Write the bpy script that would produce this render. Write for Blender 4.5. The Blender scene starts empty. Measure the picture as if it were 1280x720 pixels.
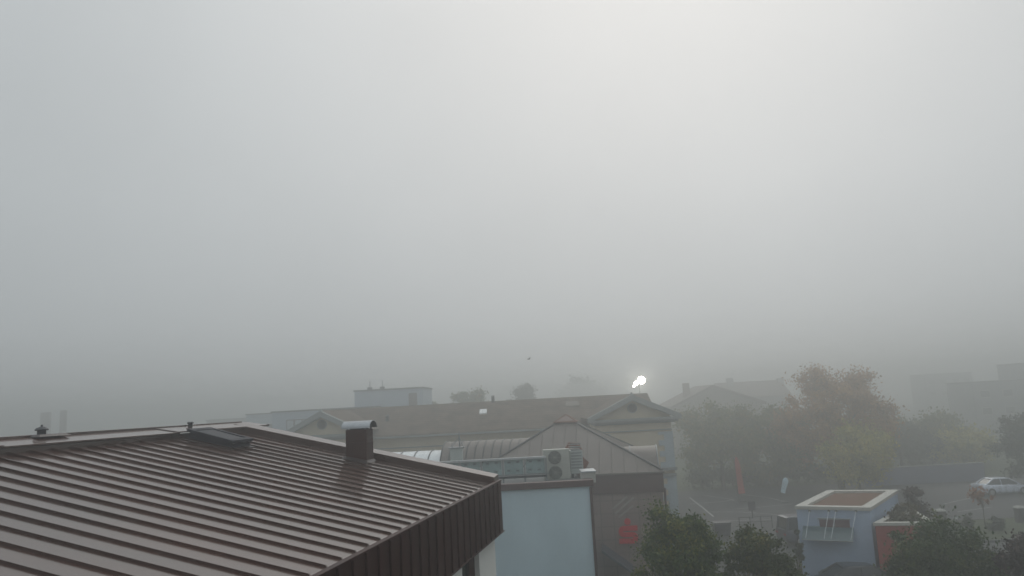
import bpy, math, random
import numpy as np
from mathutils import Vector, Matrix

# ------------------------------------------------------------------ camera, world, sun, exposure
sc = bpy.context.scene
col = sc.collection
R = math.radians
F_PX, PITCH, ROLL, CAM_H = 950.0, math.atan(142 / 950.0), 0.053, 10.0
SUN_EL, SUN_AZ = R(36), R(14)            # azimuth measured from +Y towards +X
FOG_DENSITY = 0.0118

fwd = Vector((0, math.cos(PITCH), math.sin(PITCH)))
r0 = Vector((1, 0, 0)); u0 = Vector((0, -math.sin(PITCH), math.cos(PITCH)))
cr, sr = math.cos(ROLL), math.sin(ROLL)
CR = r0 * cr - u0 * sr
CU = r0 * sr + u0 * cr
CAM = Vector((0, 0, CAM_H))
cd = bpy.data.cameras.new('camera'); cam = bpy.data.objects.new('camera', cd); col.objects.link(cam)
cd.sensor_width = 36; cd.lens = F_PX / 1280 * 36; cd.clip_start = 0.1; cd.clip_end = 3000
m = Matrix((CR, CU, -fwd)).transposed().to_4x4(); m.translation = CAM
cam.matrix_world = m
sc.camera = cam

def ray(px, py):
    return fwd + CR * ((px - 640) / F_PX) + CU * ((360 - py) / F_PX)
def at(px, py, Y):
    d = ray(px, py); return CAM + d * (Y / d.y)
def on_z(px, py, z):
    d = ray(px, py); return CAM + d * ((z - CAM_H) / d.z)

world = bpy.data.worlds.new('World'); sc.world = world; world.use_nodes = True
wn, wl = world.node_tree.nodes, world.node_tree.links
wn.clear()
def N(nodes, t, **kw):
    n = nodes.new(t)
    for k, v in kw.items(): setattr(n, k, v)
    return n
out = N(wn, 'ShaderNodeOutputWorld')
sky = N(wn, 'ShaderNodeTexSky', sky_type='NISHITA', sun_disc=False)
sky.sun_elevation = SUN_EL; sky.sun_rotation = SUN_AZ; sky.air_density = 1.0; sky.dust_density = 0.3
hs = N(wn, 'ShaderNodeHueSaturation'); hs.inputs['Saturation'].default_value = 0.15
wl.new(sky.outputs[0], hs.inputs['Color'])
bg1 = N(wn, 'ShaderNodeBackground'); bg1.inputs[1].default_value = 0.05
wl.new(hs.outputs[0], bg1.inputs[0])
# overcast layer: brighter overhead, with a broad soft glow where the sun stands behind it
tc = N(wn, 'ShaderNodeTexCoord')
sep = N(wn, 'ShaderNodeSeparateXYZ'); wl.new(tc.outputs['Generated'], sep.inputs[0])
zr = N(wn, 'ShaderNodeValToRGB'); el_ = zr.color_ramp.elements
for i_, (p_, v_) in enumerate(((0.0, .31), (1.0, 1.0), (0.10, .415), (0.26, .485), (0.48, .545), (0.70, .85))):
    e_ = el_[i_] if i_ < 2 else el_.new(p_)
    e_.position = p_; e_.color = (v_, v_, v_, 1)
wl.new(sep.outputs[2], zr.inputs[0])
dot = N(wn, 'ShaderNodeVectorMath', operation='DOT_PRODUCT')
sd = Vector((math.sin(SUN_AZ) * math.cos(SUN_EL), math.cos(SUN_AZ) * math.cos(SUN_EL), math.sin(SUN_EL)))
dot.inputs[1].default_value = sd; wl.new(tc.outputs['Generated'], dot.inputs[0])
mx = N(wn, 'ShaderNodeMath', operation='MAXIMUM'); wl.new(dot.outputs['Value'], mx.inputs[0]); mx.inputs[1].default_value = 0
pw = N(wn, 'ShaderNodeMath', operation='POWER'); wl.new(mx.outputs[0], pw.inputs[0]); pw.inputs[1].default_value = 5.5
gl = N(wn, 'ShaderNodeMath', operation='MULTIPLY'); wl.new(pw.outputs[0], gl.inputs[0]); gl.inputs[1].default_value = 0.25
ad = N(wn, 'ShaderNodeMath', operation='ADD'); wl.new(zr.outputs[0], ad.inputs[0]); wl.new(gl.outputs[0], ad.inputs[1])
tint = N(wn, 'ShaderNodeMix', data_type='RGBA')
tint.inputs[6].default_value = (0.90, 0.97, 1.0, 1); tint.inputs[7].default_value = (1.0, 0.985, 0.96, 1)
wl.new(pw.outputs[0], tint.inputs[0])
cn = N(wn, 'ShaderNodeTexNoise'); cn.inputs['Scale'].default_value = 2.2; cn.inputs['Detail'].default_value = 3; wl.new(tc.outputs['Generated'], cn.inputs['Vector'])
cm = N(wn, 'ShaderNodeMapRange'); cm.inputs[1].default_value = 0.3; cm.inputs[2].default_value = 0.7; cm.inputs[3].default_value = 0.955; cm.inputs[4].default_value = 1.035; wl.new(cn.outputs['Fac'], cm.inputs[0])
cml = N(wn, 'ShaderNodeMath', operation='MULTIPLY'); wl.new(ad.outputs[0], cml.inputs[0]); wl.new(cm.outputs[0], cml.inputs[1])
vm = N(wn, 'ShaderNodeVectorMath', operation='SCALE'); wl.new(tint.outputs[2], vm.inputs[0]); wl.new(cml.outputs[0], vm.inputs['Scale'])
bg2 = N(wn, 'ShaderNodeBackground'); bg2.inputs[1].default_value = 1.07
wl.new(vm.outputs[0], bg2.inputs[0])
addsh = N(wn, 'ShaderNodeMixShader'); addsh.inputs[0].default_value = 0.85; wl.new(bg1.outputs[0], addsh.inputs[1]); wl.new(bg2.outputs[0], addsh.inputs[2])
wl.new(addsh.outputs[0], out.inputs[0])

sl = bpy.data.lights.new('sun', 'SUN'); sl.energy = 0.5; sl.angle = R(25); sl.color = (1, 0.95, 0.87)
so = bpy.data.objects.new('sun', sl); col.objects.link(so)
so.rotation_euler = (-sd).to_track_quat('-Z', 'Y').to_euler(); so.location = (0, 0, 60)

sc.view_settings.view_transform = 'Standard'; sc.view_settings.look = 'None'
sc.view_settings.exposure = 0.0; sc.view_settings.gamma = 1; sc.view_settings.use_curve_mapping = False
sc.render.engine = 'CYCLES'
cy = sc.cycles
cy.use_denoising = True; cy.denoiser = 'OPENIMAGEDENOISE'
cy.max_bounces = 8; cy.diffuse_bounces = 3; cy.glossy_bounces = 3; cy.transmission_bounces = 5
cy.volume_bounces = 3; cy.transparent_max_bounces = 8

# ------------------------------------------------------------------ materials
MATS = {}
def mat(name, c, rough=0.7, metal=0.0, var=0.12, scale=3.0, bump=0.0, bscale=None, coat=0.0, spec=0.5, trans=0.0,
        stretch=(1, 1, 1), c2=None, ior=1.45):
    if name in MATS: return MATS[name]
    M = bpy.data.materials.new(name); M.use_nodes = True
    n, l = M.node_tree.nodes, M.node_tree.links
    b = n['Principled BSDF']
    b.inputs['Roughness'].default_value = rough; b.inputs['Metallic'].default_value = metal
    b.inputs['Coat Weight'].default_value = coat; b.inputs['Specular IOR Level'].default_value = spec
    b.inputs['Transmission Weight'].default_value = trans; b.inputs['IOR'].default_value = ior
    t = N(n, 'ShaderNodeTexCoord'); mp = N(n, 'ShaderNodeMapping'); mp.inputs['Scale'].default_value = stretch
    l.new(t.outputs['Object'], mp.inputs[0])
    ns = N(n, 'ShaderNodeTexNoise'); ns.inputs['Scale'].default_value = scale; ns.inputs['Detail'].default_value = 6
    ns.inputs['Roughness'].default_value = 0.65
    l.new(mp.outputs[0], ns.inputs['Vector'])
    ramp = N(n, 'ShaderNodeValToRGB')
    ca = [max(0, x * (1 - var)) for x in c]; cb = [x * (1 + var) for x in c]
    if c2: ca, cb = c, c2
    ramp.color_ramp.elements[0].position = 0.3; ramp.color_ramp.elements[1].position = 0.7
    ramp.color_ramp.elements[0].color = (*ca, 1); ramp.color_ramp.elements[1].color = (*cb, 1)
    l.new(ns.outputs['Fac'], ramp.inputs[0]); l.new(ramp.outputs[0], b.inputs['Base Color'])
    rr = N(n, 'ShaderNodeMapRange'); rr.inputs[3].default_value = max(0.02, rough - 0.08); rr.inputs[4].default_value = min(1, rough + 0.08)
    l.new(ns.outputs['Fac'], rr.inputs[0]); l.new(rr.outputs[0], b.inputs['Roughness'])
    if bump:
        n2 = N(n, 'ShaderNodeTexNoise'); n2.inputs['Scale'].default_value = bscale or scale * 6; n2.inputs['Detail'].default_value = 4
        l.new(mp.outputs[0], n2.inputs['Vector'])
        bp = N(n, 'ShaderNodeBump'); bp.inputs['Strength'].default_value = bump; bp.inputs['Distance'].default_value = 0.02
        l.new(n2.outputs['Fac'], bp.inputs['Height']); l.new(bp.outputs[0], b.inputs['Normal'])
    MATS[name] = M
    return M

def foliage(name, c1, c2, c3):
    if name in MATS: return MATS[name]
    M = bpy.data.materials.new(name); M.use_nodes = True
    n, l = M.node_tree.nodes, M.node_tree.links
    b = n['Principled BSDF']; b.inputs['Roughness'].default_value = 0.6
    b.inputs['Subsurface Weight'].default_value = 0.0
    g = N(n, 'ShaderNodeNewGeometry')
    t = N(n, 'ShaderNodeTexCoord'); ns = N(n, 'ShaderNodeTexNoise'); ns.inputs['Scale'].default_value = 0.9; ns.inputs['Detail'].default_value = 3
    l.new(t.outputs['Object'], ns.inputs['Vector'])
    ml = N(n, 'ShaderNodeMath', operation='MULTIPLY_ADD'); l.new(g.outputs['Random Per Island'], ml.inputs[0]); ml.inputs[1].default_value = 0.5
    sb = N(n, 'ShaderNodeMath', operation='MULTIPLY_ADD'); l.new(ns.outputs['Fac'], sb.inputs[0]); sb.inputs[1].default_value = 1.6; sb.inputs[2].default_value = -0.55
    l.new(sb.outputs[0], ml.inputs[2])
    ramp = N(n, 'ShaderNodeValToRGB'); e = ramp.color_ramp.elements
    e[0].position = 0.2; e[0].color = (*c1, 1); e[1].position = 0.95; e[1].color = (*c3, 1)
    k = e.new(0.6); k.color = (*c2, 1)
    l.new(ml.outputs[0], ramp.inputs[0]); l.new(ramp.outputs[0], b.inputs['Base Color'])
    tr = N(n, 'ShaderNodeBsdfTranslucent'); l.new(ramp.outputs[0], tr.inputs[0])
    ms = N(n, 'ShaderNodeMixShader'); ms.inputs[0].default_value = 0.25
    l.new(b.outputs[0], ms.inputs[1]); l.new(tr.outputs[0], ms.inputs[2]); l.new(ms.outputs[0], n['Material Output'].inputs[0])
    MATS[name] = M
    return M

roof_metal = mat('brown_roof_metal', (0.042, 0.016, 0.011), rough=0.24, metal=0.0, var=0.45, scale=0.8, bump=0.03, bscale=2, coat=0.5, spec=0.9, stretch=(0.4, 2, 1))
roof_metal.node_tree.nodes['Principled BSDF'].inputs['Coat Tint'].default_value = (1.0, 0.95, 0.92, 1)
roof_metal.node_tree.nodes['Principled BSDF'].inputs['Specular Tint'].default_value = (1.0, 0.92, 0.87, 1)
fascia_metal = mat('brown_fascia_metal', (0.036, 0.011, 0.008), rough=0.5, var=0.3, scale=1.2, bump=0.02, bscale=3, spec=0.25, stretch=(1, 1.5, 0.4))
trim_dark = mat('dark_trim', (0.028, 0.020, 0.019), rough=0.4, var=0.2)
galv = mat('galvanised_metal', (0.50, 0.53, 0.55), rough=0.32, metal=0.8, var=0.12, scale=8)
galv_dark = mat('dull_zinc', (0.25, 0.27, 0.28), rough=0.5, metal=0.5, var=0.15, scale=6)
zinc_roof = mat('weathered_zinc_sheet', (0.155, 0.135, 0.122), rough=0.55, metal=0.25, var=0.18, scale=0.9, bump=0.04, bscale=2)
plaster_white = mat('white_render', (0.66, 0.66, 0.62), rough=0.9, var=0.08, scale=1.2, bump=0.08, bscale=40)
plaster_blue = mat('pale_blue_render', (0.49, 0.60, 0.65), rough=0.9, var=0.10, scale=0.6, stretch=(1, 1, .35), bump=0.06, bscale=30)
plaster_cream = mat('cream_render', (0.56, 0.49, 0.37), rough=0.95, var=0.08, scale=0.6)
stone_grey = mat('grey_painted_cornice', (0.25, 0.27, 0.265), rough=0.8, var=0.12, scale=1.2)
stone_pale = mat('pale_stone_moulding', (0.40, 0.40, 0.37), rough=0.85, var=0.1, scale=1.5)
quoin_mat = mat('pale_blue_quoin_stone', (0.37, 0.43, 0.46), rough=0.85, var=0.1, scale=1.5)
glass_dark = mat('dark_window_glass', (0.02, 0.025, 0.03), rough=0.08, var=0.2, scale=0.7, spec=0.8)
pane_teal = mat('teal_screen_glass', (0.25, 0.34, 0.34), rough=0.25, var=0.25, scale=1.4, spec=0.5)
vault_glass = mat('milky_vault_glazing', (0.80, 0.83, 0.84), rough=0.22, var=0.05, scale=1.0, spec=0.8)
brown_panel = mat('brown_cladding_panel', (0.082, 0.044, 0.041), rough=0.5, var=0.2, scale=1.0)
red_sign = mat('red_sign_acrylic', (0.52, 0.012, 0.018), rough=0.35, var=0.05)
red_wall = mat('red_render', (0.27, 0.042, 0.034), rough=0.85, var=0.2, scale=1.5)
red_cloth = mat('red_flag_cloth', (0.38, 0.06, 0.04), rough=0.8, var=0.12)
blue_cloth = mat('pale_blue_flag_cloth', (0.55, 0.72, 0.82), rough=0.8, var=0.1)
rust = mat('rusty_sheet', (0.20, 0.085, 0.055), rough=0.75, var=0.35, scale=5)
asphalt = mat('asphalt', (0.050, 0.051, 0.053), rough=0.8, var=0.3, scale=0.35, bump=0.1, bscale=20)
paving = mat('concrete_paving', (0.11, 0.11, 0.108), rough=0.85, var=0.2, scale=0.6)
paint_white = mat('worn_road_paint', (0.36, 0.36, 0.35), rough=0.7, var=0.3, scale=2)
grass_mat = mat('grass_soil', (0.05, 0.065, 0.025), rough=0.95, var=0.5, scale=1.2, bump=0.3, bscale=15)
sedum = mat('reddish_sedum', (0.15, 0.055, 0.038), rough=0.95, var=0.3, scale=1.6, bump=0.4, bscale=14, c2=(0.11, 0.075, 0.035))
bark = mat('bark', (0.07, 0.05, 0.038), rough=0.9, var=0.3, scale=6, bump=0.3)
silver_paint = mat('silver_car_paint', (0.55, 0.60, 0.70), rough=0.28, metal=0.3, var=0.03, coat=0.6)
blue_paint = mat('blue_car_paint', (0.10, 0.22, 0.45), rough=0.28, metal=0.2, var=0.05, coat=0.6)
dark_paint = mat('dark_car_paint', (0.035, 0.04, 0.05), rough=0.25, metal=0.2, var=0.05, coat=0.6)
navy_paint = mat('navy_van_paint', (0.045, 0.05, 0.075), rough=0.3, metal=0.2, var=0.05, coat=0.5)
rubber = mat('rubber', (0.02, 0.02, 0.02), rough=0.8)
alloy = mat('alloy_rim', (0.45, 0.46, 0.47), rough=0.35, metal=0.8)
lamp_red = mat('tail_lens', (0.35, 0.02, 0.02), rough=0.2)
lamp_clear = mat('clear_lens', (0.75, 0.77, 0.78), rough=0.15)
plastic_grey = mat('grey_plastic', (0.42, 0.46, 0.44), rough=0.5, var=0.08)
plastic_dark = mat('dark_plastic', (0.06, 0.065, 0.065), rough=0.5)
beige_unit = mat('beige_unit_casing', (0.40, 0.41, 0.37), rough=0.5, var=0.08)
dark_steel = mat('dark_steel', (0.05, 0.055, 0.06), rough=0.5, metal=0.4)
far_pale = mat('pale_block_render', (0.36, 0.43, 0.50), rough=0.9, var=0.08)
far_grey = mat('grey_block_render', (0.20, 0.21, 0.22), rough=0.9, var=0.1)
far_brown = mat('brown_recess_cladding', (0.10, 0.085, 0.075), rough=0.8)
roof_felt = mat('grey_roof_felt', (0.12, 0.125, 0.125), rough=0.9, var=0.2)
roof_tile_far = mat('dark_clay_tile', (0.11, 0.075, 0.06), rough=0.85, var=0.2)

def tile_mat():
    M = mat('brown_clay_tile', (0.150, 0.115, 0.088), rough=0.85, var=0.45, scale=1.1)
    n, l = M.node_tree.nodes, M.node_tree.links
    t = N(n, 'ShaderNodeTexCoord'); w = N(n, 'ShaderNodeTexWave', wave_type='BANDS', bands_direction='Y', wave_profile='SAW')
    w.inputs['Scale'].default_value = 0.9; w.inputs['Distortion'].default_value = 0.4; w.inputs['Detail'].default_value = 1
    l.new(t.outputs['Object'], w.inputs['Vector'])
    bp = N(n, 'ShaderNodeBump'); bp.inputs['Strength'].default_value = 1.0; bp.inputs['Distance'].default_value = 0.15
    l.new(w.outputs['Fac'], bp.inputs['Height']); b = n['Principled BSDF']; l.new(bp.outputs[0], b.inputs['Normal'])
    src = b.inputs['Base Color'].links[0].from_socket
    rmp = N(n, 'ShaderNodeMapRange'); rmp.inputs[3].default_value = .72; rmp.inputs[4].default_value = 1.2; l.new(w.outputs['Fac'], rmp.inputs[0])
    vs_ = N(n, 'ShaderNodeVectorMath', operation='SCALE'); l.new(src, vs_.inputs[0]); l.new(rmp.outputs[0], vs_.inputs['Scale']); l.new(vs_.outputs[0], b.inputs['Base Color'])
    return M
clay_tile = tile_mat()

def facade_mat():
    M = mat('grey_brown_facade_panel', (0.26, 0.195, 0.17), rough=0.35, var=0.12, scale=0.7, spec=0.5)
    n, l = M.node_tree.nodes, M.node_tree.links
    b = n['Principled BSDF']; src = b.inputs['Base Color'].links[0].from_socket
    t = N(n, 'ShaderNodeTexCoord'); mp = N(n, 'ShaderNodeMapping'); mp.inputs['Rotation'].default_value = (R(90), 0, 0)
    br = N(n, 'ShaderNodeTexBrick', offset=0.0)
    br.inputs['Scale'].default_value = 1.0; br.inputs['Brick Width'].default_value = 0.62; br.inputs['Row Height'].default_value = 0.62
    br.inputs['Mortar Size'].default_value = 0.018; br.inputs['Color1'].default_value = (1, 1, 1, 1); br.inputs['Color2'].default_value = (.86, .86, .9, 1)
    br.inputs['Mortar'].default_value = (0.55, 0.55, 0.55, 1)
    l.new(t.outputs['Object'], mp.inputs[0]); l.new(mp.outputs[0], br.inputs['Vector'])
    mixn = N(n, 'ShaderNodeMix', data_type='RGBA', blend_type='MULTIPLY'); mixn.inputs[0].default_value = 1
    l.new(src, mixn.inputs[6]); l.new(br.outputs[0], mixn.inputs[7]); l.new(mixn.outputs[2], b.inputs['Base Color'])
    return M
facade_panel = facade_mat()

def emit(name, c, s):
    M = bpy.data.materials.new(name); M.use_nodes = True
    n, l = M.node_tree.nodes, M.node_tree.links
    e = N(n, 'ShaderNodeEmission'); e.inputs[0].default_value = (*c, 1); e.inputs[1].default_value = s
    ns = N(n, 'ShaderNodeTexNoise'); ns.inputs['Scale'].default_value = 2
    l.new(e.outputs[0], n['Material Output'].inputs[0])
    return M

# ------------------------------------------------------------------ mesh helpers
class MB:
    def __init__(s): s.v = []; s.f = []; s.ch = []
    def add(s, vs, fs):
        k = len(s.v); s.ch.append((list(map(tuple, vs)), [tuple(f) for f in fs])); s.v += [tuple(v) for v in vs]; s.f += [tuple(i + k for i in f) for f in fs]; return s
    def box(s, a, b):
        x0, y0, z0 = a; x1, y1, z1 = b
        x0, x1 = min(x0, x1), max(x0, x1); y0, y1 = min(y0, y1), max(y0, y1); z0, z1 = min(z0, z1), max(z0, z1)
        return s.add([(x0, y0, z0), (x1, y0, z0), (x1, y1, z0), (x0, y1, z0), (x0, y0, z1), (x1, y0, z1), (x1, y1, z1), (x0, y1, z1)],
                     [(0, 3, 2, 1), (4, 5, 6, 7), (0, 1, 5, 4), (1, 2, 6, 5), (2, 3, 7, 6), (3, 0, 4, 7)])
    def hexa(s, bot, top):
        return s.add(list(bot) + list(top), [(0, 3, 2, 1), (4, 5, 6, 7), (0, 1, 5, 4), (1, 2, 6, 5), (2, 3, 7, 6), (3, 0, 4, 7)])
    def prism(s, poly, p0, ex):
        """poly: list of 3-d points (planar), extruded by vector ex."""
        n = len(poly); a = [Vector(p) + Vector(p0) for p in poly]; b = [p + Vector(ex) for p in a]
        return s.add(a + b, [tuple(range(n))[::-1], tuple(range(n, 2 * n))] + [(i, (i + 1) % n, n + (i + 1) % n, n + i) for i in range(n)])
    def tube(s, pts, rad, seg=8, cap=True):
        pts = [Vector(p) for p in pts]
        if not isinstance(rad, (list, tuple)): rad = [rad] * len(pts)
        rings = []
        for i, p in enumerate(pts):
            t = (pts[min(i + 1, len(pts) - 1)] - pts[max(i - 1, 0)]).normalized()
            a = t.orthogonal().normalized() if abs(t.z) > 0.99 else t.cross(Vector((0, 0, 1))).normalized()
            b = t.cross(a)
            rings.append([p + (a * math.cos(2 * math.pi * k / seg) + b * math.sin(2 * math.pi * k / seg)) * rad[i] for k in range(seg)])
        vs = [v for r in rings for v in r]; fs = []
        for i in range(len(rings) - 1):
            for k in range(seg):
                k2 = (k + 1) % seg
                fs.append((i * seg + k, i * seg + k2, (i + 1) * seg + k2, (i + 1) * seg + k))
        if cap:
            fs.append(tuple(range(seg))[::-1]); fs.append(tuple(range((len(rings) - 1) * seg, len(rings) * seg)))
        return s.add(vs, fs)
    def cyl(s, c, r, h, axis=(0, 0, 1), seg=24):
        c = Vector(c); ax = Vector(axis).normalized()
        return s.tube([c - ax * h / 2, c + ax * h / 2], r, seg)
    def each(s, name, material, parent=None, **kw):
        for vs, fs in s.ch: MB().add(vs, fs).build(name, material, parent, **kw)
    def build(s, name, material, parent=None, smooth=False, bevel=0.0):
        me = bpy.data.meshes.new(name); me.from_pydata(s.v, [], s.f); me.update()
        o = bpy.data.objects.new(name, me); col.objects.link(o); me.materials.append(material)
        if parent is not None: o.parent = parent
        if smooth:
            for p in me.polygons: p.use_smooth = True
            try: me.set_sharp_from_angle(angle=R(40))
            except Exception: pass
        if bevel:
            b = o.modifiers.new('bevel', 'BEVEL'); b.width = bevel; b.segments = 2; b.limit_method = 'ANGLE'
        import bmesh
        bm = bmesh.new(); bm.from_mesh(me); bmesh.ops.recalc_face_normals(bm, faces=bm.faces); bm.to_mesh(me); bm.free()
        return o

def tag(o, label=None, cat=None, group=None, kind=None):
    if label: o['label'] = label
    if cat: o['category'] = cat
    if group: o['group'] = group
    if kind: o['kind'] = kind
    return o
def thing(name, label, cat, loc=(0, 0, 0), rz=0.0, group=None):
    o = bpy.data.objects.new(name, None); col.objects.link(o); o.location = loc; o.rotation_euler = (0, 0, rz)
    o.empty_display_size = 0.3
    return tag(o, label, cat, group)
def copy_tree(o, parent=None):
    c = o.copy(); col.objects.link(c)
    if parent is not None: c.parent = parent
    for ch in list(o.children): copy_tree(ch, c)
    return c

# ------------------------------------------------------------------ setting: ground
g = MB()
g.add([(-240, -50, 0), (240, -50, 0), (240, 390, 0), (-240, 390, 0)], [(0, 1, 2, 3)])
tag(g.build('ground', asphalt), kind='structure')
pv = MB(); pv.add([(-30, 26, .004), (32, 26, .004), (32, 43, .004), (-30, 43, .004)], [(0, 1, 2, 3)])
tag(pv.build('paving', paving), kind='structure')
# planted strip beyond the kiosk with a kerb
k0 = on_z(1150, 664, 0); 
gs = MB(); gs.box((19.5, 48.5, -0.05), (60, 55.5, 0.10)); tag(gs.build('planting_bed', grass_mat), kind='structure')
kb = MB(); kb.box((19.3, 55.5, -0.05), (60, 55.7, 0.13)).box((19.3, 48.3, -0.05), (60, 48.5, 0.13)).box((19.3, 48.5, -0.05), (19.5, 55.5, 0.13))
tag(kb.build('kerb', paving), kind='structure')
gl_ = MB(); gl_.add([(-100, 84, .004), (150, 76, .004), (150, 200, .004), (-100, 200, .004)], [(0, 1, 2, 3)])
tag(gl_.build('grass_verge', grass_mat), kind='structure')
mk = MB()
def stripe(p, q, w):
    p = Vector((p[0], p[1], 0)); q = Vector((q[0], q[1], 0)); n = (q - p).normalized().cross(Vector((0, 0, 1))) * w / 2
    mk.add([(*(p + n).xy, .008), (*(q + n).xy, .008), (*(q - n).xy, .008), (*(p - n).xy, .008)], [(0, 1, 2, 3)])
def stripe_px(pts, w=0.14):
    P = [on_z(x, y, 0) for x, y in pts]
    for a, b in zip(P, P[1:]): stripe(a, b, w)
stripe_px([(862, 622), (880, 636), (892, 646)])
stripe_px([(880, 619), (912, 624), (918, 626)])
stripe_px([(875, 640), (925, 640), (955, 642), (990, 645)])
stripe_px([(928, 618), (960, 622), (985, 628)])
stripe_px([(922, 636), (950, 634), (990, 630)])
stripe_px([(862, 630), (905, 627), (918, 624)])
stripe_px([(890, 652), (940, 650), (985, 650)])
stripe_px([(1180, 630), (1215, 622)]); stripe_px([(1196, 640), (1240, 634)])
tag(mk.build('parking_markings', paint_white), kind='structure')

# ------------------------------------------------------------------ the brown metal roof in front
ROOF_AZ = math.atan2(ray(832, 492.7).x, ray(832, 492.7).y)
KS = 1.2                                    # the roof block is laid out in units of 1.2 m
C = at(623, 602.3, 14.0 * KS)
house = thing('brown_roof_house', 'house with wet brown standing seam metal roof and deep brown fascia filling the lower left', 'house', C, -ROOF_AZ)
house.scale = (KS, KS, KS)
HM = Matrix.Translation(C) @ Matrix.Rotation(-ROOF_AZ, 4, 'Z') @ Matrix.Scale(KS, 4)
HI = HM.inverted()
# ridge: place from the pixel of the far ridge end
def local_ray(px, py):
    return HI @ CAM, (HI.to_3x3() @ ray(px, py))
o_, d_ = local_ray(303, 536.5)
tt = (0 - o_.y) / d_.y; RP = o_ + d_ * tt                # far gable end plane Y=0
RX, RZ = RP.x, RP.z
TAN = RZ / -RX
def rz_(x): return -x * TAN if x > RX else RZ - (RX - x) * TAN
def roof_hit(px, py):
    o, d = local_ray(px, py)      # plane z = -x*TAN
    t = -(o.z + o.x * TAN) / (d.z + d.x * TAN); return o + d * t
YN = -18.0
LX = 2 * RX
rf = MB()
rf.add([(0, YN, 0), (0, 0, 0), (RX, 0, RZ), (RX, YN, RZ), (LX, 0, 0), (LX, YN, 0),
        (0, YN, -.06), (0, 0, -.06), (RX, 0, RZ - .06), (RX, YN, RZ - .06), (LX, 0, -.06), (LX, YN, -.06)],
       [(0, 1, 2, 3), (3, 2, 4, 5), (7, 6, 9, 8), (8, 9, 11, 10), (0, 3, 9, 6), (3, 5, 11, 9), (1, 7, 8, 2), (2, 8, 10, 4), (0, 6, 7, 1), (4, 10, 11, 5)])
SP = 0.335
random.seed(4)
ys = []
y = -0.62
while y > YN + .3:
    ys.append(y); y -= SP
for y in ys:
    h, w = .027 + random.uniform(-.002, .002), .011
    a0, a1 = -0.05, RX + .17
    jy = random.uniform(-.006, .006)
    rf.hexa([(a0, y - w, a0 * -TAN), (a0, y + w, a0 * -TAN), (a1, y + w + jy, a1 * -TAN), (a1, y - w + jy, a1 * -TAN)],
            [(a0 - .02, y - w * .8, a0 * -TAN + h), (a0 - .02, y + w * .8, a0 * -TAN + h), (a1, y + w * .8 + jy, a1 * -TAN + h), (a1, y - w * .8 + jy, a1 * -TAN + h)])
    b0, b1 = LX + .07, RX - .2
    rf.hexa([(b0, y - w, rz_(b0)), (b0, y + w, rz_(b0)), (b1, y + w, rz_(b1)), (b1, y - w, rz_(b1))],
            [(b0, y - w, rz_(b0) + h), (b0, y + w, rz_(b0) + h), (b1, y + w, rz_(b1) + h), (b1, y - w, rz_(b1) + h)])
rf.build('roof', roof_metal, house)
# raised verge strip along the far gable
vg = MB()
for (xa, xb) in ((0.0, RX + .02), (LX, RX - .02)):
    za, zb = rz_(xa), rz_(xb)
    vg.hexa([(xa, -.33, za + .002), (xa, .03, za + .002), (xb, .03, zb + .002), (xb, -.33, zb + .002)],
            [(xa, -.33, za + .115), (xa, .03, za + .135), (xb, .03, zb + .135), (xb, -.33, zb + .115)])
vg.build('verge_cap', roof_metal, house, bevel=.008)
# ridge: curb with lapped cap plates
rc = MB()
rc.box((RX - .2, YN, RZ - .08), (RX + .24, .02, RZ + .02))
rc.build('ridge_curb', roof_metal, house, bevel=.008)
rp = MB()
cuts = [(YN, -9.2), (-9.25, -5.75), (-5.8, -2.35), (-2.4, 0.45)]
for i, (a, b) in enumerate(cuts):
    u = .014 * (i % 2)
    rp.hexa([(RX - .16, a, RZ + .095 + u), (RX + .28, a, RZ + .020 + u), (RX + .28, b, RZ + .020 + u), (RX - .16, b, RZ + .095 + u)],
            [(RX - .16, a, RZ + .118 + u), (RX + .28, a, RZ + .043 + u), (RX + .28, b, RZ + .043 + u), (RX - .16, b, RZ + .118 + u)])
rp.hexa([(RX - .24, YN, RZ + .09), (RX - .16, YN, RZ + .09), (RX - .16, .25, RZ + .09), (RX - .24, .25, RZ + .09)],
        [(RX - .24, YN, RZ + .150), (RX - .16, YN, RZ + .150), (RX - .16, .25, RZ + .150), (RX - .24, .25, RZ + .150)])
rp.build('ridge_cap', roof_metal, house, bevel=.004)
eb = MB()   # edge bars sticking out past the gable top
eb.box((RX - .05, .0, RZ + .02), (RX + .02, 1.0, RZ + .055))
eb.build('ridge_bar', trim_dark, house)
# fascia
FH = .845
fs_ = MB()
fs_.box((.0, YN, -FH), (.035, .04, .012))
fs_.hexa([(-.02, YN, .012), (.05, YN, .012), (.05, .055, .012), (-.02, .055, .012)], [(-.02, YN, .034), (.05, YN, .034), (.05, .055, .034), (-.02, .055, .034)])
y = -.62 + SP
while y > YN + .3:
    fs_.box((.035, y - .009, -FH + .0), (.060, y + .009, .010)); y -= SP
fs_.box((.0, YN, -FH - .02), (.06, .055, -FH))
fs_.build('fascia', fascia_metal, house, bevel=.004)
gf = MB()
gf.add([(.035, .042, -FH), (LX - .03, .042, -FH), (LX - .03, .042, 0.), (RX, .042, RZ + .02), (.035, .042, 0.0),
        (.035, .005, -FH), (LX - .03, .005, -FH), (LX - .03, .005, 0.), (RX, .005, RZ + .02), (.035, .005, 0.0)],
       [(0, 1, 2, 3, 4), (9, 8, 7, 6, 5), (0, 5, 6, 1), (1, 6, 7, 2), (2, 7, 8, 3), (3, 8, 9, 4), (4, 9, 5, 0)])
gf.build('gable_fascia', fascia_metal, house)
sf = MB(); sf.box((-.01, YN, -FH - .02), (LX + .01, .0, -FH + .02)); sf.build('soffit', plaster_white, house)
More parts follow.
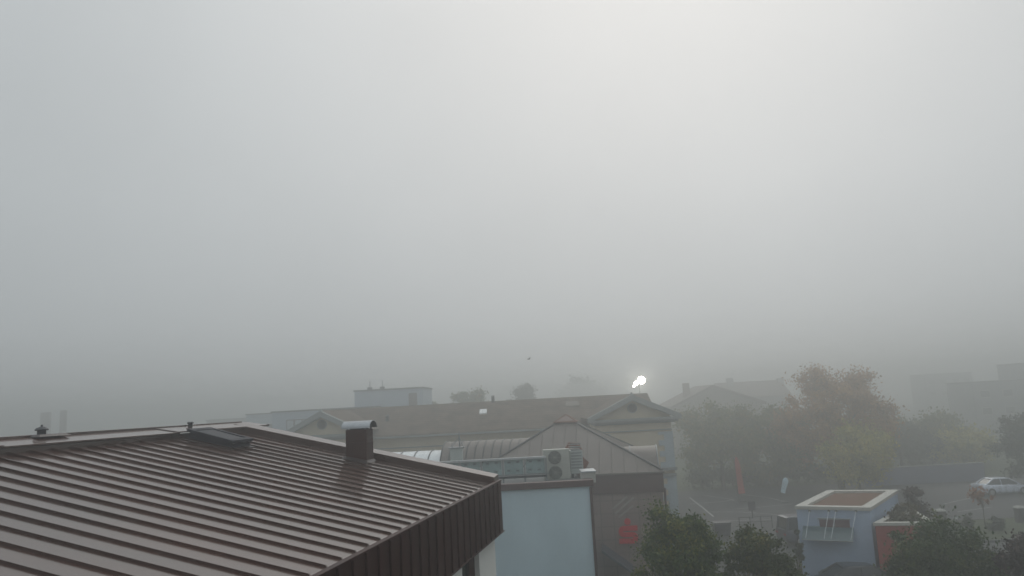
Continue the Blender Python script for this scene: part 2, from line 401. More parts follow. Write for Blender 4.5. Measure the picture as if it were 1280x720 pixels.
# walls below: white piers with dark windows set between them
WX, WZ0, WZ1 = -.10, -C.z / KS, -FH - .021
wl_ = MB()
wl_.box((WX - 9.9, -.25, WZ0), (WX, -.08, WZ1))
wl_.box((WX - .5, YN, WZ0), (WX - .3, -.25, WZ1 - 0.003))
y = -.25; wins = []
wl_.box((WX - .3, -1.25, WZ0), (WX, -.25, WZ1)); y = -1.25
i = 0
while y > YN + 3:
    ww, pp = (1.05, 1.0)
    wins.append((y - ww, y)); y -= ww
    wl_.box((WX - .3, y - pp, WZ0), (WX, y, WZ1)); y -= pp
wl_.build('wall', plaster_white, house)
for (a, b) in wins:
    w = MB()
    for z0, z1 in ((WZ1 - 2.4, WZ1), (WZ1 - 5.2, WZ1 - 3.2)):
        w.box((WX - .16, a, z0), (WX - .08, a + .09, z1)).box((WX - .16, b - .35, z0), (WX - .08, b, z1))
        w.box((WX - .16, a + .09, z1 - .09), (WX - .08, b - .35, z1)).box((WX - .16, a + .09, z0), (WX - .08, b - .35, z0 + .09))
    fr = w.build('window', fascia_metal, house)
    p = MB()
    for z0, z1 in ((WZ1 - 2.4, WZ1), (WZ1 - 5.2, WZ1 - 3.2)):
        p.box((WX - .14, a + .09, z0 + .09), (WX - .11, b - .35, z1 - .09))
    p.build('pane', glass_dark, fr)

# brown clad chimney with half-round metal cowl
def W(v): return HM @ Vector(v)
B = roof_hit(445.5, 576)
ch = thing('roof_chimney', 'square brown metal clad chimney with half round pale cowl on the brown roof', 'chimney', W((B.x, B.y + .16, B.z)), -ROOF_AZ); ch.scale = (KS, KS, KS)
hw, hd, hh = .19, .165, .535
st = MB(); st.box((-hw, -hd, -.12), (hw, hd, hh))
st.box((-hw - .006, -hd - .006, .30), (hw + .006, hd + .006, .312))
st.build('stack', fascia_metal, ch, bevel=.006)
fl = MB()
fl.hexa([(-hw - .05, -hd - .09, .004 + (hw + .05) * TAN), (hw + .05, -hd - .09, .004 - (hw + .05) * TAN), (hw + .05, hd + .04, .004 - (hw + .05) * TAN), (-hw - .05, hd + .04, .004 + (hw + .05) * TAN)],
        [(-hw - .012, -hd - .012, .09), (hw + .012, -hd - .012, .0), (hw + .012, hd + .012, .0), (-hw - .012, hd + .012, .09)])
fl.build('flashing', trim_dark, ch)
for sx in (-1, 1):
    for sy in (-1, 1):
        l_ = MB(); l_.box((sx * (hw - .03) - .012, sy * (hd - .02) - .012, hh), (sx * (hw - .03) + .012, sy * (hd - .02) + .012, hh + .06)); l_.build('cowl_leg', galv_dark, ch)
cw = MB(); nseg = 16; ro, ri, L = .178, .166, .265
prof = [(ro * math.cos(math.pi * k / nseg), ro * .72 * math.sin(math.pi * k / nseg)) for k in range(nseg + 1)]
prin = [(ri * math.cos(math.pi * k / nseg), ri * .70 * math.sin(math.pi * k / nseg)) for k in range(nseg, -1, -1)]
cw.prism([(-L, p[0], p[1] + hh + .02) for p in prof + prin], (0, 0, 0), (2 * L, 0, 0))
cw.build('cowl', mat('weathered_cowl_metal', (0.34, 0.36, 0.38), rough=.4, metal=.7, var=.15, scale=8), ch, smooth=True)
pt = MB(); pt.box((-hw + .06, -hd + .05, hh), (hw - .06, hd - .05, hh + .03)); pt.build('flue', plastic_dark, ch)

# roof window near the ridge, propped open
S = roof_hit(274, 554)
rw = thing('roof_window', 'dark framed roof window raised on the brown roof near the ridge', 'roof window', W((S.x, S.y, S.z)), -ROOF_AZ)
ang = math.atan(TAN)
rw.rotation_euler = (Matrix.Rotation(-ROOF_AZ, 3, 'Z') @ Matrix.Rotation(ang, 3, 'Y')).to_euler()
kx, ky, kh = .39, .30, .12
rw.scale = (KS, KS, KS)
cb_ = MB()
cb_.box((-kx, -ky, -.03), (kx, -ky + .06, kh)).box((-kx, ky - .06, -.03), (kx, ky, kh)).box((-kx, -ky + .06, -.03), (-kx + .06, ky - .06, kh)).box((kx - .06, -ky + .06, -.03), (kx, ky - .06, kh * .55))
cb_.build('curb', mat('navy_curb', (0.018, 0.020, 0.030), rough=.6, spec=.2), rw, bevel=.005)
sash = MB()
def tl(x): return kh + .012 + (-.035) * (x + kx) / (2 * kx)
for (x0, x1, y0, y1) in ((-kx - .03, kx + .03, -ky - .03, -ky + .05), (-kx - .03, kx + .03, ky - .05, ky + .03), (-kx - .03, -kx + .07, -ky + .05, ky - .05), (kx - .07, kx + .03, -ky + .05, ky - .05)):
    sash.hexa([(x0, y0, tl(x0)), (x1, y0, tl(x1)), (x1, y1, tl(x1)), (x0, y1, tl(x0))], [(x0, y0, tl(x0) + .045), (x1, y0, tl(x1) + .045), (x1, y1, tl(x1) + .045), (x0, y1, tl(x0) + .045)])
sash.build('sash', MATS['navy_curb'], rw, bevel=.004)
pn = MB(); pn.hexa([(-kx + .07, -ky + .05, tl(-kx) + .015), (kx - .07, -ky + .05, tl(kx) + .015), (kx - .07, ky - .05, tl(kx) + .015), (-kx + .07, ky - .05, tl(-kx) + .015)],
                   [(-kx + .07, -ky + .05, tl(-kx) + .03), (kx - .07, -ky + .05, tl(kx) + .03), (kx - .07, ky - .05, tl(kx) + .03), (-kx + .07, ky - .05, tl(-kx) + .03)])
pn.build('pane', mat('dull_blue_glass', (0.022, 0.026, 0.035), rough=.55, spec=.25), rw)
fl = MB(); fl.box((-kx - .08, -ky - .07, -.01), (kx + .08, ky + .07, .010)); fl.build('flashing', trim_dark, rw)

# vents on the ridge
def ridge_at(px):
    o, d = local_ray(px, 540)
    t = (RX - .1 - o.x) / d.x; p = o + d * t; return W((RX - .1, p.y, RZ + .10))
def sc_(o): o.scale = (KS, KS, KS); return o
v = thing('roof_vent', 'dark mushroom roof vent with pointed top on a wide plate on the ridge', 'roof vent', ridge_at(60), -ROOF_AZ); sc_(v)
b = MB(); b.hexa([(-.30, -.25, .02), (.1, -.25, .02), (.1, .30, .02), (-.30, .30, .02)], [(-.26, -.2, .05), (.06, -.2, .05), (.06, .25, .05), (-.26, .25, .05)]); b.build('base_plate', trim_dark, v)
b = MB(); b.tube([(-.1, 0, .05), (-.1, 0, .105)], .055, 16); b.build('collar', dark_steel, v, smooth=True)
b = MB(); b.tube([(-.1, 0, .10), (-.1, 0, .115), (-.1, 0, .135), (-.1, 0, .15), (-.1, 0, .155), (-.1, 0, .178)], [.078, .085, .066, .03, .014, .012], 16); b.build('hood', dark_steel, v, smooth=True)
v = thing('vent_pipe', 'short dark vent pipe with flat cap standing on the ridge above the roof window', 'vent pipe', ridge_at(238), -ROOF_AZ); v.scale = (1, 1, .95)
b = MB(); b.tube([(0, 0, .0), (0, 0, .085)], .045, 14); b.build('pipe', dark_steel, v, smooth=True)
b = MB(); b.tube([(0, 0, .085), (0, 0, .10), (0, 0, .125)], [.06, .072, .055], 14); b.build('cap', dark_steel, v, smooth=True)

# ------------------------------------------------------------------ flat roofed building with the pale blue blank wall
YD = 27.0
D0 = at(740, 607.5, YD); DL = -8.0
ZD = D0.z
fb = thing('flat_roof_building', 'flat roofed building with a blank pale blue wall beside the brown roof corner', 'building', (0, 0, 0))
w = MB(); w.box((DL, YD, 0), (D0.x, 37.0, ZD)); w.build('wall', plaster_blue, fb)
c_ = MB()
c_.box((DL - .08, YD - .09, ZD), (D0.x + .06, YD + .25, ZD + .22)).box((D0.x - .25, YD + .25, ZD), (D0.x + .06, 34.9, ZD + .22))
c_.build('coping', brown_panel, fb, bevel=.015)
c_ = MB(); c_.box((DL, YD + .25, ZD), (D0.x - .25, 37, ZD + .05)); c_.build('roof_deck', roof_felt, fb)
c_ = MB(); c_.tube([(D0.x - .05, YD - .05, 0), (D0.x - .05, YD - .05, ZD - .02)], .05, 10); c_.build('downpipe', brown_panel, fb, smooth=True)
RT = ZD + .05

# roof screen of teal panels
YF = 29.0
xl, xr = at(548, 590, YF).x, at(683, 590, YF).x
sn = thing('roof_screen', 'teal panelled screen fence with pale top rail on the flat roof', 'screen fence', (xl, YF, RT))
H0 = at(620, 575, YF).z - RT; Lf = xr - xl; zb_ = at(620, 594, YF).z - RT
npan = 5
tr_ = MB(); tr_.box((0, -.09, H0 - .02), (Lf, .09, H0 + .05)); tr_.build('top_rail', galv, sn)
tr_ = MB(); tr_.box((0, -.03, zb_ - .05), (Lf + .1, .03, zb_)); tr_.build('lower_rail', galv_dark, sn)
tr_ = MB(); tr_.box((0, -.12, .16), (Lf, -.06, .24)); tr_.build('kick_rail', dark_steel, sn)
for i in range(npan + 1):
    p = MB(); x = Lf * i / npan; p.box((x - .03, -.06, 0), (x + .03, -.0, H0 - .02)); p.build('post', galv_dark, sn)
for i in range(npan):
    a, b2 = Lf * i / npan + .05, Lf * (i + 1) / npan - .05
    p = MB(); p.box((a, .005, zb_), (b2, .03, H0 - .03)); pn = p.build('panel', pane_teal, sn)
    q = MB()
    wpx = b2 - a
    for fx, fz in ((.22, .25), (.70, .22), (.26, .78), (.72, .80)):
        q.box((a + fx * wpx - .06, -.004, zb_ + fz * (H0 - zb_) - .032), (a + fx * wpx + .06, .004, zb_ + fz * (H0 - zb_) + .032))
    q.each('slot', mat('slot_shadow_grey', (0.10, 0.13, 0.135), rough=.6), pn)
for i in range(1, 3):
    p = MB(); x = Lf * (i * .42); p.tube([(x, -.05, H0 - .03), (x - .55, .9, .05)], .025, 6); p.build('stay', galv_dark, sn)

# air conditioning units behind it
u0p = at(681, 600, 29.3)
ac = thing('air_conditioner', 'pale twin fan air conditioner outdoor unit at the end of the teal screen', 'air conditioner', (u0p.x, 29.3, RT))
zt = at(690, 562, 29.3).z - RT; zb2 = at(690, 601, 29.3).z - RT
cs = MB(); cs.box((0, 0, zb2), (.98, .42, zt)); cs.build('casing', beige_unit, ac, bevel=.015)
for k in (.25, .74):
    f_ = MB(); f_.cyl((.42, -.008, zb2 + (zt - zb2) * k), .255, .03, (0, 1, 0), 28); gu = f_.build('fan_guard', plastic_dark, ac, smooth=True)
    q = MB()
    for rr_ in (.07, .13, .19, .245):
        pts = [(.42 + rr_ * math.cos(2 * math.pi * t / 24), -.03, zb2 + (zt - zb2) * k + rr_ * math.sin(2 * math.pi * t / 24)) for t in range(25)]
        q.tube(pts, .006, 4, cap=False)
    for t in range(8):
        a = math.pi * t / 4; q.tube([(.42, -.03, zb2 + (zt - zb2) * k), (.42 + .245 * math.cos(a), -.03, zb2 + (zt - zb2) * k + .245 * math.sin(a))], .006, 4)
    q.build('grille', beige_unit, gu)
fe = MB()
for x in (.12, .86): fe.box((x - .04, .02, 0), (x + .04, .40, zb2))
fe.each('foot', dark_steel, ac)
ac2 = thing('condenser_cabinet', 'grey louvred condenser cabinet with red topped pipes right of the twin fan unit', 'condenser', (u0p.x + .99, 29.5, RT))
cs = MB(); cs.box((.02, 0, .15), (.50, .55, zt - .10)); cs.build('casing', plastic_grey, ac2, bevel=.015)
lv = MB()
for k in range(9): lv.box((.06, -.02, .35 + k * .11), (.46, .01, .40 + k * .11))
lv.each('louvre', galv_dark, ac2)
pp = MB()
for k, dz in enumerate((.10, .17, .24)): pp.tube([(-.15 + .05 * k, .2 + .05 * k, zt - .1), (-.10 + .05 * k, .2 + .05 * k, zt + dz - .06), (.42, .25 + .05 * k, zt + dz - .10), (.50, .25, zt - .10)], .028, 6)
pp.each('pipe', rust, ac2, smooth=True)
fe = MB(); fe.box((.06, .05, 0), (.14, .5, .15)).box((.38, .05, 0), (.46, .5, .15)); fe.each('foot', dark_steel, ac2)
hd_ = at(727, 588, 29.8)
hdo = thing('vent_hood', 'rust brown wedge shaped vent hood beside the condenser cabinet', 'vent hood', (hd_.x - .12, 29.7, RT))
q = MB(); z1 = at(722, 565, 29.8).z - RT; z2 = at(732, 578, 29.8).z - RT
q.add([(0, 0, z2 - .5), (0, .5, z2 - .5), (0, 0, z1), (0, .5, z1), (.42, 0, z2), (.42, .5, z2), (.1, 0, z2 - .5), (.1, .5, z2 - .5)],
      [(0, 2, 4, 6), (1, 7, 5, 3), (0, 1, 3, 2), (2, 3, 5, 4), (4, 5, 7, 6), (0, 6, 7, 1)]); q.build('cowl', rust, hdo)
q = MB(); q.box((.01, .1, 0), (.2, .4, z2 - .5)); q.build('duct', galv_dark, hdo)
pb = at(737, 604, 27.8)
sl_ = thing('roof_box', 'small cream box standing on the right corner of the flat roof', 'roof box', (pb.x - .28, 27.5, RT))
q = MB(); q.box((0, 0, 0), (.48, .9, .36)); q.build('housing', stone_pale, sl_, bevel=.02)
q = MB(); q.box((-.03, -.03, .36), (.51, .93, .42)); q.build('lid', galv, sl_, bevel=.01)

# antenna frame with cabinet on the flat roof
am = at(572, 575, 31.5)
an = thing('antenna_mast', 'thin antenna mast braced above a grey cabinet on the flat roof', 'antenna', (am.x, 31.5, RT))
ztop = at(574, 538, 31.5).z - RT; zc = at(572, 560, 31.5).z - RT
q = MB(); q.box((-.28, -.2, zc - .62), (.22, .2, zc)); q.build('cabinet', plastic_grey, an, bevel=.015)
q = MB(); q.box((-.34, -.24, zc), (.30, .24, zc + .04)); q.build('lid', galv_dark, an)
q = MB()
for sx in (-.26, .20):
    for sy in (-.17, .17): q.box((sx - .02, sy - .02, 0), (sx + .02, sy + .02, zc - .62))
q.each('stand', dark_steel, an)
q = MB(); q.tube([(.1, 0, zc + .03), (.1, 0, ztop)], [.028, .014], 8); q.build('mast', galv_dark, an)
q = MB()
for sx, sy in ((-.2, -.15), (.28, -.15), (.1, .25)): q.tube([(sx, sy, zc + .03), (.1, 0, zc + .42)], .014, 6)
q.each('brace', galv_dark, an)

# ------------------------------------------------------------------ pavilion with pyramid roof, vaults and the red sign
YE = 38.0
PAZ = R(8)
ec = at(828, 588.5, YE); eR, ZE = ec.x, ec.z
PM = Matrix.Translation((eR, YE, 0)) @ Matrix.Rotation(-PAZ, 4, 'Z') @ Matrix.Translation((-eR, -YE, 0))
PI_ = PM.inverted()
ap = PI_ @ at(707, 518, YE + 5.0)
cx = ap.x; hwE = eR - cx; dE = ap.y - YE
pav = thing('pavilion', 'bank pavilion with zinc pyramid roof, brown band and glazed tip behind the flat roof', 'pavilion', PM.translation, -PAZ)
ey1 = YE + 2 * dE
lz = (PI_ @ at(707, 529.5, YE + 4.4)).z            # base of the glazed tip
def pav_hit(px, py, off=.06):          # pixel ray on the facade plane, in pavilion coordinates
    o = PI_ @ CAM; d = PI_.to_3x3() @ ray(px, py); return o + d * ((YE + off - o.y) / d.y)
lw = .55
rb = MB()
base = [(cx - hwE, YE, ZE), (cx + hwE, YE, ZE), (cx + hwE, ey1, ZE), (cx - hwE, ey1, ZE)]
tcx, tcy = cx, YE + dE
topq = [(tcx - lw, tcy - lw, lz), (tcx + lw, tcy - lw, lz), (tcx + lw, tcy + lw, lz), (tcx - lw, tcy + lw, lz)]
rb.hexa([(x, y, z + .002) for x, y, z in base], topq)
# seams on the front and side faces, hips
def lerp(a, b, t): return tuple(a[i] + (b[i] - a[i]) * t for i in range(3))
def bar(a, b, r, mb): mb.tube([a, b], r, 5)
for (b0, b1, t0, t1) in ((base[0], base[1], topq[0], topq[1]), (base[1], base[2], topq[1], topq[2]), (base[3], base[0], topq[3], topq[0])):
    for k in range(1, 16):
        f = k / 16
        p0 = Vector(lerp(b0, b1, f))
        half = (Vector(b1) - Vector(b0)).length / 2; cpos = (f - .5) * 2 * half      # offset from the centre line
        if abs(cpos) < lw: s = 1
        else: s = max(0.0, (half - abs(cpos)) / (half - lw))
        mid = Vector(lerp(b0, b1, .5)); tm = Vector(lerp(t0, t1, .5))
        side = (Vector(b1) - Vector(b0)).normalized() * cpos
        p1 = (mid + side) + (tm - mid) * s
        bar(p0 + Vector((0, 0, .01)), p1 + Vector((0, 0, .01)), .028, rb)
rb.build('roof', zinc_roof, pav)
hp = MB()
for i in range(4): hp.tube([Vector(base[i]) + Vector((0, 0, .05)), Vector(topq[i]) + Vector((0, 0, .03))], .05, 6)
hp.each('hip_cap', dark_steel, pav)
tp = MB(); apex = (tcx, tcy, ap.z)
tq = [(x + (x - tcx) * .15, y + (y - tcy) * .15, z + .09) for x, y, z in topq]
tp.add(tq + [apex], [(0, 1, 4), (1, 2, 4), (2, 3, 4), (3, 0, 4), (3, 2, 1, 0)]); gt = tp.build('glass_tip', mat('reddish_glazing', (0.17, 0.115, 0.10), rough=.5, var=.1), pav)
tf = MB()
for i in range(4): tf.tube([tq[i], apex], .03, 5); tf.tube([tq[i], tq[(i + 1) % 4]], .045, 5)
tf.build('glazing_bar', rust, gt)
cr_ = MB(); cr_.box((tcx - lw - .03, tcy - lw - .03, lz - .06), (tcx + lw + .03, tcy + lw + .03, lz + .088)); cr_.build('tip_curb', brown_panel, pav)
gt_ = MB(); gt_.box((cx - hwE - .12, YE - .14, ZE - .10), (cx + hwE + .10, YE + .02, ZE + .0)); gt_.build('gutter', zinc_roof, pav, bevel=.02)
bd = MB(); bz = pav_hit(790, 616.5, -.02).z
bd.box((cx - hwE, YE - .02, bz), (cx + hwE + .02, ey1, ZE - .103))
bd.build('band', brown_panel, pav)
fw = MB(); fw.box((cx - hwE + .1, YE + .06, 0), (cx + hwE - .06, ey1 - .1, bz)); fw.build('wall', facade_panel, pav)
dp = MB(); dp.tube([(cx + hwE + .04, YE - .06, bz + .2), (cx + hwE - .02, YE - .06, 0)], .06, 8); dp.build('downpipe', brown_panel, pav)
st_ = MB()  # thin pale strips laid diagonally across the facade
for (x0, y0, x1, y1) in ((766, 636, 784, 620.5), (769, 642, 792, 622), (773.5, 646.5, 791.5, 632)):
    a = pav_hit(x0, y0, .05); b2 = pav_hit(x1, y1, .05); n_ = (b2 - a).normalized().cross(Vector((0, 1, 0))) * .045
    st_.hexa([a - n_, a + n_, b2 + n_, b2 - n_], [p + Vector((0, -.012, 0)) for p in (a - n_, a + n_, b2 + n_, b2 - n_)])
st_.each('pale_stripe', mat('pale_stripe_tone', (0.30, 0.28, 0.25), rough=.6), pav)
# low canopy at the foot of the facade
q = MB(); a = pav_hit(752, 688, -1.5); b2 = pav_hit(792, 716, -1.5)
q.hexa([(a.x, YE - 1.6, a.z - .08), (b2.x, YE - 1.6, b2.z - .08), (b2.x, YE + .05, b2.z - .08), (a.x, YE + .05, a.z - .08)],
       [(a.x, YE - 1.6, a.z + .04), (b2.x, YE - 1.6, b2.z + .04), (b2.x, YE + .05, b2.z + .04), (a.x, YE + .05, a.z + .04)])
q.build('stair_canopy', mat('slate_blue_sheet', (0.06, 0.065, 0.08), rough=.4), pav)
# sign: red S with a round dot above
lc = PM @ pav_hit(785.5, 668, .055)
sg = thing('bank_sign', 'red S shaped sign with a round dot above on the grey brown facade', 'sign', lc, -PAZ)
q = MB()
def rbar(mb, x0, x1, z0, z1, d=.10):
    mb.box((x0, -d, z0), (x1, 0, z1))
S_ = .46
pts = []
def arc(cx_, cz_, r, a0, a1, n=10): return [(cx_ + r * math.cos(R(a0 + (a1 - a0) * k / n)), cz_ + r * math.sin(R(a0 + (a1 - a0) * k / n))) for k in range(n + 1)]
# S as one outlined strip: centre line with constant width
cl = [(S_, .30), (S_ * .2, .30)] + arc(-.20, .15, .15, 90, 270)[1:] + [(.20, .0)] + arc(.20, -.15, .15, 90, -90)[1:] + [(-S_, -.30)]
hw_ = .115
L_, Rr = [], []
for i, p in enumerate(cl):
    p0 = cl[max(i - 1, 0)]; p1 = cl[min(i + 1, len(cl) - 1)]
    dx, dz = p1[0] - p0[0], p1[1] - p0[1]; l = math.hypot(dx, dz); nx, nz = -dz / l, dx / l
    L_.append((p[0] + nx * hw_, p[1] + nz * hw_)); Rr.append((p[0] - nx * hw_, p[1] - nz * hw_))
n_ = len(cl)
vs = [(x, -.10, z) for x, z in L_] + [(x, -.10, z) for x, z in Rr] + [(x, 0, z) for x, z in L_] + [(x, 0, z) for x, z in Rr]
fcs = []
for i in range(n_ - 1):
    fcs += [(i, i + 1, n_ + i + 1, n_ + i), (2 * n_ + i, 3 * n_ + i, 3 * n_ + i + 1, 2 * n_ + i + 1), (i, 2 * n_ + i, 2 * n_ + i + 1, i + 1), (n_ + i, n_ + i + 1, 3 * n_ + i + 1, 3 * n_ + i)]
fcs += [(0, n_, 3 * n_, 2 * n_), (n_ - 1, 3 * n_ - 1, 4 * n_ - 1, 2 * n_ - 1)]
q.add(vs, fcs); q.build('letter', red_sign, sg)
q = MB(); q.cyl((0, -.05, .61), .155, .10, (0, 1, 0), 24); q.build('dot', red_sign, sg)

# barrel vaults behind the pyramid
def vault(name, label, xa, xb, yc, zc, r, material, rib_mat, nrib, sq=1.0, parent=None):
    t = thing(name, label, 'vaulted roof')
    q = MB(); n = 20
    pr = [(yc + r * math.cos(math.pi * k / n), zc + r * sq * math.sin(math.pi * k / n)) for k in range(n + 1)]
    q.prism([(xa, y, z) for y, z in pr], (0, 0, 0), (xb - xa, 0, 0)); q.build('vault', material, t, smooth=True)
    for i in range(nrib + 1):
        q = MB(); x = xa + (xb - xa) * i / nrib
        q.tube([(x, yc + (r + .015) * math.cos(math.pi * k / n), zc + (r + .015) * sq * math.sin(math.pi * k / n)) for k in range(n + 1)], .035, 5); q.build('rib', rib_mat, t)
    q = MB(); q.box((xa, yc - r * .98, 0), (xb, yc + r * .98, zc - .002)); q.build('wall', plaster_blue, t)
    VM = Matrix.Translation((cx, yv, 0)) @ Matrix.Rotation(-PAZ, 4, 'Z') @ Matrix.Translation((-cx, -yv, 0))
    t.location = VM.translation; t.rotation_euler = (0, 0, -PAZ)
    return t
yv = 42.5
zt_ = at(600, 551, yv).z; zb3 = at(550, 590, yv - 2).z
rv = 2.0
xm = at(556, 560, yv).x
vault('metal_vault', 'grey metal barrel vault roof left of the pyramid roof', xm, cx - 1.0, yv, zt_ - rv * .86, rv, zinc_roof, dark_steel, 11, .86)
vault('glazed_vault', 'milky white glazed barrel vault ending behind the brown roof chimney', at(440, 580, yv).x, xm - .03, yv + .2, zt_ - .45 - (rv - .3) * .86, rv - .3, vault_glass, dark_steel, 6, .86)
zr2 = at(800, 556, yv).z
vault('side_vault', 'short silvery barrel vault showing right of the pyramid roof', cx + 1.2, at(818, 560, yv).x, yv - .3, zr2 - 1.5, 1.75, zinc_roof, galv_dark, 3, .86)

# ------------------------------------------------------------------ long cream building with two pedimented wings
YB = 52.0; YC = 57.0; YR = 61.2
sb_ = thing('cream_building', 'long cream two storey building with brown tiled roof and two pediments with round windows', 'building')
zE = at(800, 520.5, YB).z           # top of the horizontal cornice
zApR = at(787, 494.5, YB).z
wings = ((at(353, 546, YB).x + .5, at(452, 541, YB).x - .5), (at(739, 526, YB).x + .3, at(849, 519, YB).x - .6))
zRidge = at(770, 493.3, YR).z
zEc = at(540, 541.5, YC).z
xa, xb = wings[0][0] - .1, at(809, 491, YR).x
body = MB(); body.box((wings[0][0] + .25, YC, 0), (xb - .15, 2 * YR - YC, zEc - .1))
# gable end walls of the main range
for x in (wings[0][0] + .25, xb - .35):
    body.prism([(x, YC, zEc - .1), (x, 2 * YR - YC, zEc - .1), (x, YR, zRidge - .3)], (0, 0, 0), (.2, 0, 0))
for (x0, x1) in wings: body.box((x0, YB, 0), (x1, YC - .002, zE - .35))
for (x0, x1) in wings:
    xm_ = (x0 + x1) / 2
    body.prism([(x0, YB + .05, zE - .36), (x1, YB + .05, zE - .36), (x1, YB + .05, zE - .02), (xm_, YB + .05, zApR - .25), (x0, YB + .05, zE - .02)], (0, 0, 0), (0, .4, 0))
body.build('wall', plaster_cream, sb_)
rm = MB(); th = .14
ye, ye2 = YC - .5, 2 * YR - YC + .5
rm.prism([(xa, ye, zEc), (xa, YR, zRidge), (xa, ye2, zEc), (xa, ye2, zEc - th), (xa, YR, zRidge - th), (xa, ye, zEc - th)], (0, 0, 0), (xb - xa, 0, 0))
rm.build('roof', clay_tile, sb_)
for (x0, x1) in wings:
    xm_ = (x0 + x1) / 2; e0, e1 = x0 - .55, x1 + .65
    q = MB(); q.prism([(e0, YB - .4, zE), (xm_, YB - .4, zApR), (e1, YB - .4, zE), (e1, YB - .4, zE - .1), (xm_, YB - .4, zApR - .1), (e0, YB - .4, zE - .1)], (0, 0, 0), (0, YR - YB + .4, 0))
    q.build('wing_roof', clay_tile, sb_)
    q = MB(); tk = .34
    sl1 = (zApR - zE) / (xm_ - e0)
    for (ea, sgn) in ((e0, 1), (e1, -1)):
        q.prism([(ea, YB - .5, zE - .10), (ea, YB - .5, zE + .06), (xm_, YB - .5, zApR + .06), (xm_, YB - .5, zApR - tk), (ea + sgn * .62 / max(.2, abs(sl1)) * .3, YB - .5, zE - .10)], (0, 0, 0), (0, .54, 0))
    q.each('raking_cornice', stone_grey, sb_)
    q = MB(); q.box((e0, YB - .5, zE - .27), (e1, YB + .02, zE - .103)).box((e0 + .2, YB - .3, zE - .40), (e1 - .2, YB + .02, zE - .27)).box((e0 + .4, YB - .12, zE - .48), (e1 - .4, YB + .02, zE - .40))
    q.build('cornice', stone_grey, sb_)
    q = MB(); q.box((x0 - .04, YB - .10, zE - .98), (x1 + .04, YB - .001, zE - .90)); q.build('moulding', stone_grey, sb_)
    zo = zE + (zApR - zE) * .40
    q = MB(); q.cyl((xm_, YB + .03, zo), .33, .10, (0, 1, 0), 24); f = q.build('round_window', stone_grey, sb_)
    q = MB(); q.cyl((xm_, YB - .03, zo), .26, .04, (0, 1, 0), 24); q.build('louvre', mat('dark_louvre', (0.07, 0.06, 0.055), rough=.8), f)
    q = MB(); q.tube([(xm_, YB - .2, zApR), (xm_, YB - .2, zApR + .22)], [.12, .05], 8); q.build('finial', stone_grey, sb_)
# centre cornice, moulding and string courses
q = MB(); q.box((wings[0][1] + .02, YC - .62, zEc - .20), (wings[1][0] - .02, YC - .42, zEc - .06)); q.build('gutter', stone_grey, sb_)
q = MB(); q.box((wings[0][1] + .02, YC - .16, zEc - .46), (wings[1][0] - .02, YC - .001, zEc - .27)); q.build('frieze', plaster_cream, sb_)
q = MB(); q.box((wings[0][1] + .02, YC - .10, zEc - .98), (wings[1][0] - .02, YC - .001, zEc - .90)); q.build('moulding', stone_grey, sb_)
zs = at(840, 585, YB).z
q = MB()
for (x0, x1) in wings: q.box((x0 - .08, YB - .16, zs - .50), (x1 + .08, YB - .001, zs - .34)).box((x0 - .14, YB - .24, zs - .12), (x1 + .14, YB - .001, zs + .06))
q.each('string_course', stone_grey, sb_)
for (x0, x1) in wings:
    for (xe, sg_) in ((x0, 1), (x1, -1)):
        for (z0_, z1_) in ((.1, zs - .47), (zs + .06, zE - 1.08)):
            pts = [(xe - sg_ * .06, YB - .05, z0_)]; zq = z0_; k = 0
            while zq < z1_ - .05:
                wq = .92 if k % 2 == 0 else .55; zn = min(zq + .36, z1_)
                pts += [(xe + sg_ * wq, YB - .05, zq), (xe + sg_ * wq, YB - .05, zn)]; zq = zn; k += 1
            pts.append((xe - sg_ * .06, YB - .05, z1_))
            q = MB(); q.prism(pts, (0, 0, 0), (0, .3, 0)); q.build('quoins', quoin_mat, sb_)
# a roof light and small roof vents
rl = at(603, 516.5, YR - 3.0); rl.z = zEc + (zRidge - zEc) * (rl.y - ye) / (YR - ye)
for (nm, px, fy, sz, mt) in (('roof_light', 604, .62, (.28, .34, .08), lamp_clear), ('ridge_vent', 617, .97, (.12, .12, .45), dark_steel), ('ridge_vent', 484, .5, (.12, .12, .4), dark_steel), ('roof_hatch', 716, .72, (.5, .4, .1), mat('dull_hatch', (0.16, 0.14, 0.12), rough=.8))):
    y_ = ye + (YR - ye) * fy; z_ = zEc + (zRidge - zEc) * fy; x_ = at(px, 515, y_).x
    q = MB(); q.hexa([(x_ - sz[0], y_ - sz[1], z_ - .5 * 0 - sz[1] * .45), (x_ + sz[0], y_ - sz[1], z_ - sz[1] * .45), (x_ + sz[0], y_ + sz[1], z_ + sz[1] * .45), (x_ - sz[0], y_ + sz[1], z_ + sz[1] * .45)],
                     [(x_ - sz[0], y_ - sz[1], z_ - sz[1] * .45 + sz[2]), (x_ + sz[0], y_ - sz[1], z_ - sz[1] * .45 + sz[2]), (x_ + sz[0], y_ + sz[1], z_ + sz[1] * .45 + sz[2]), (x_ - sz[0], y_ + sz[1], z_ + sz[1] * .45 + sz[2])])
    q.build(nm, mt, sb_)

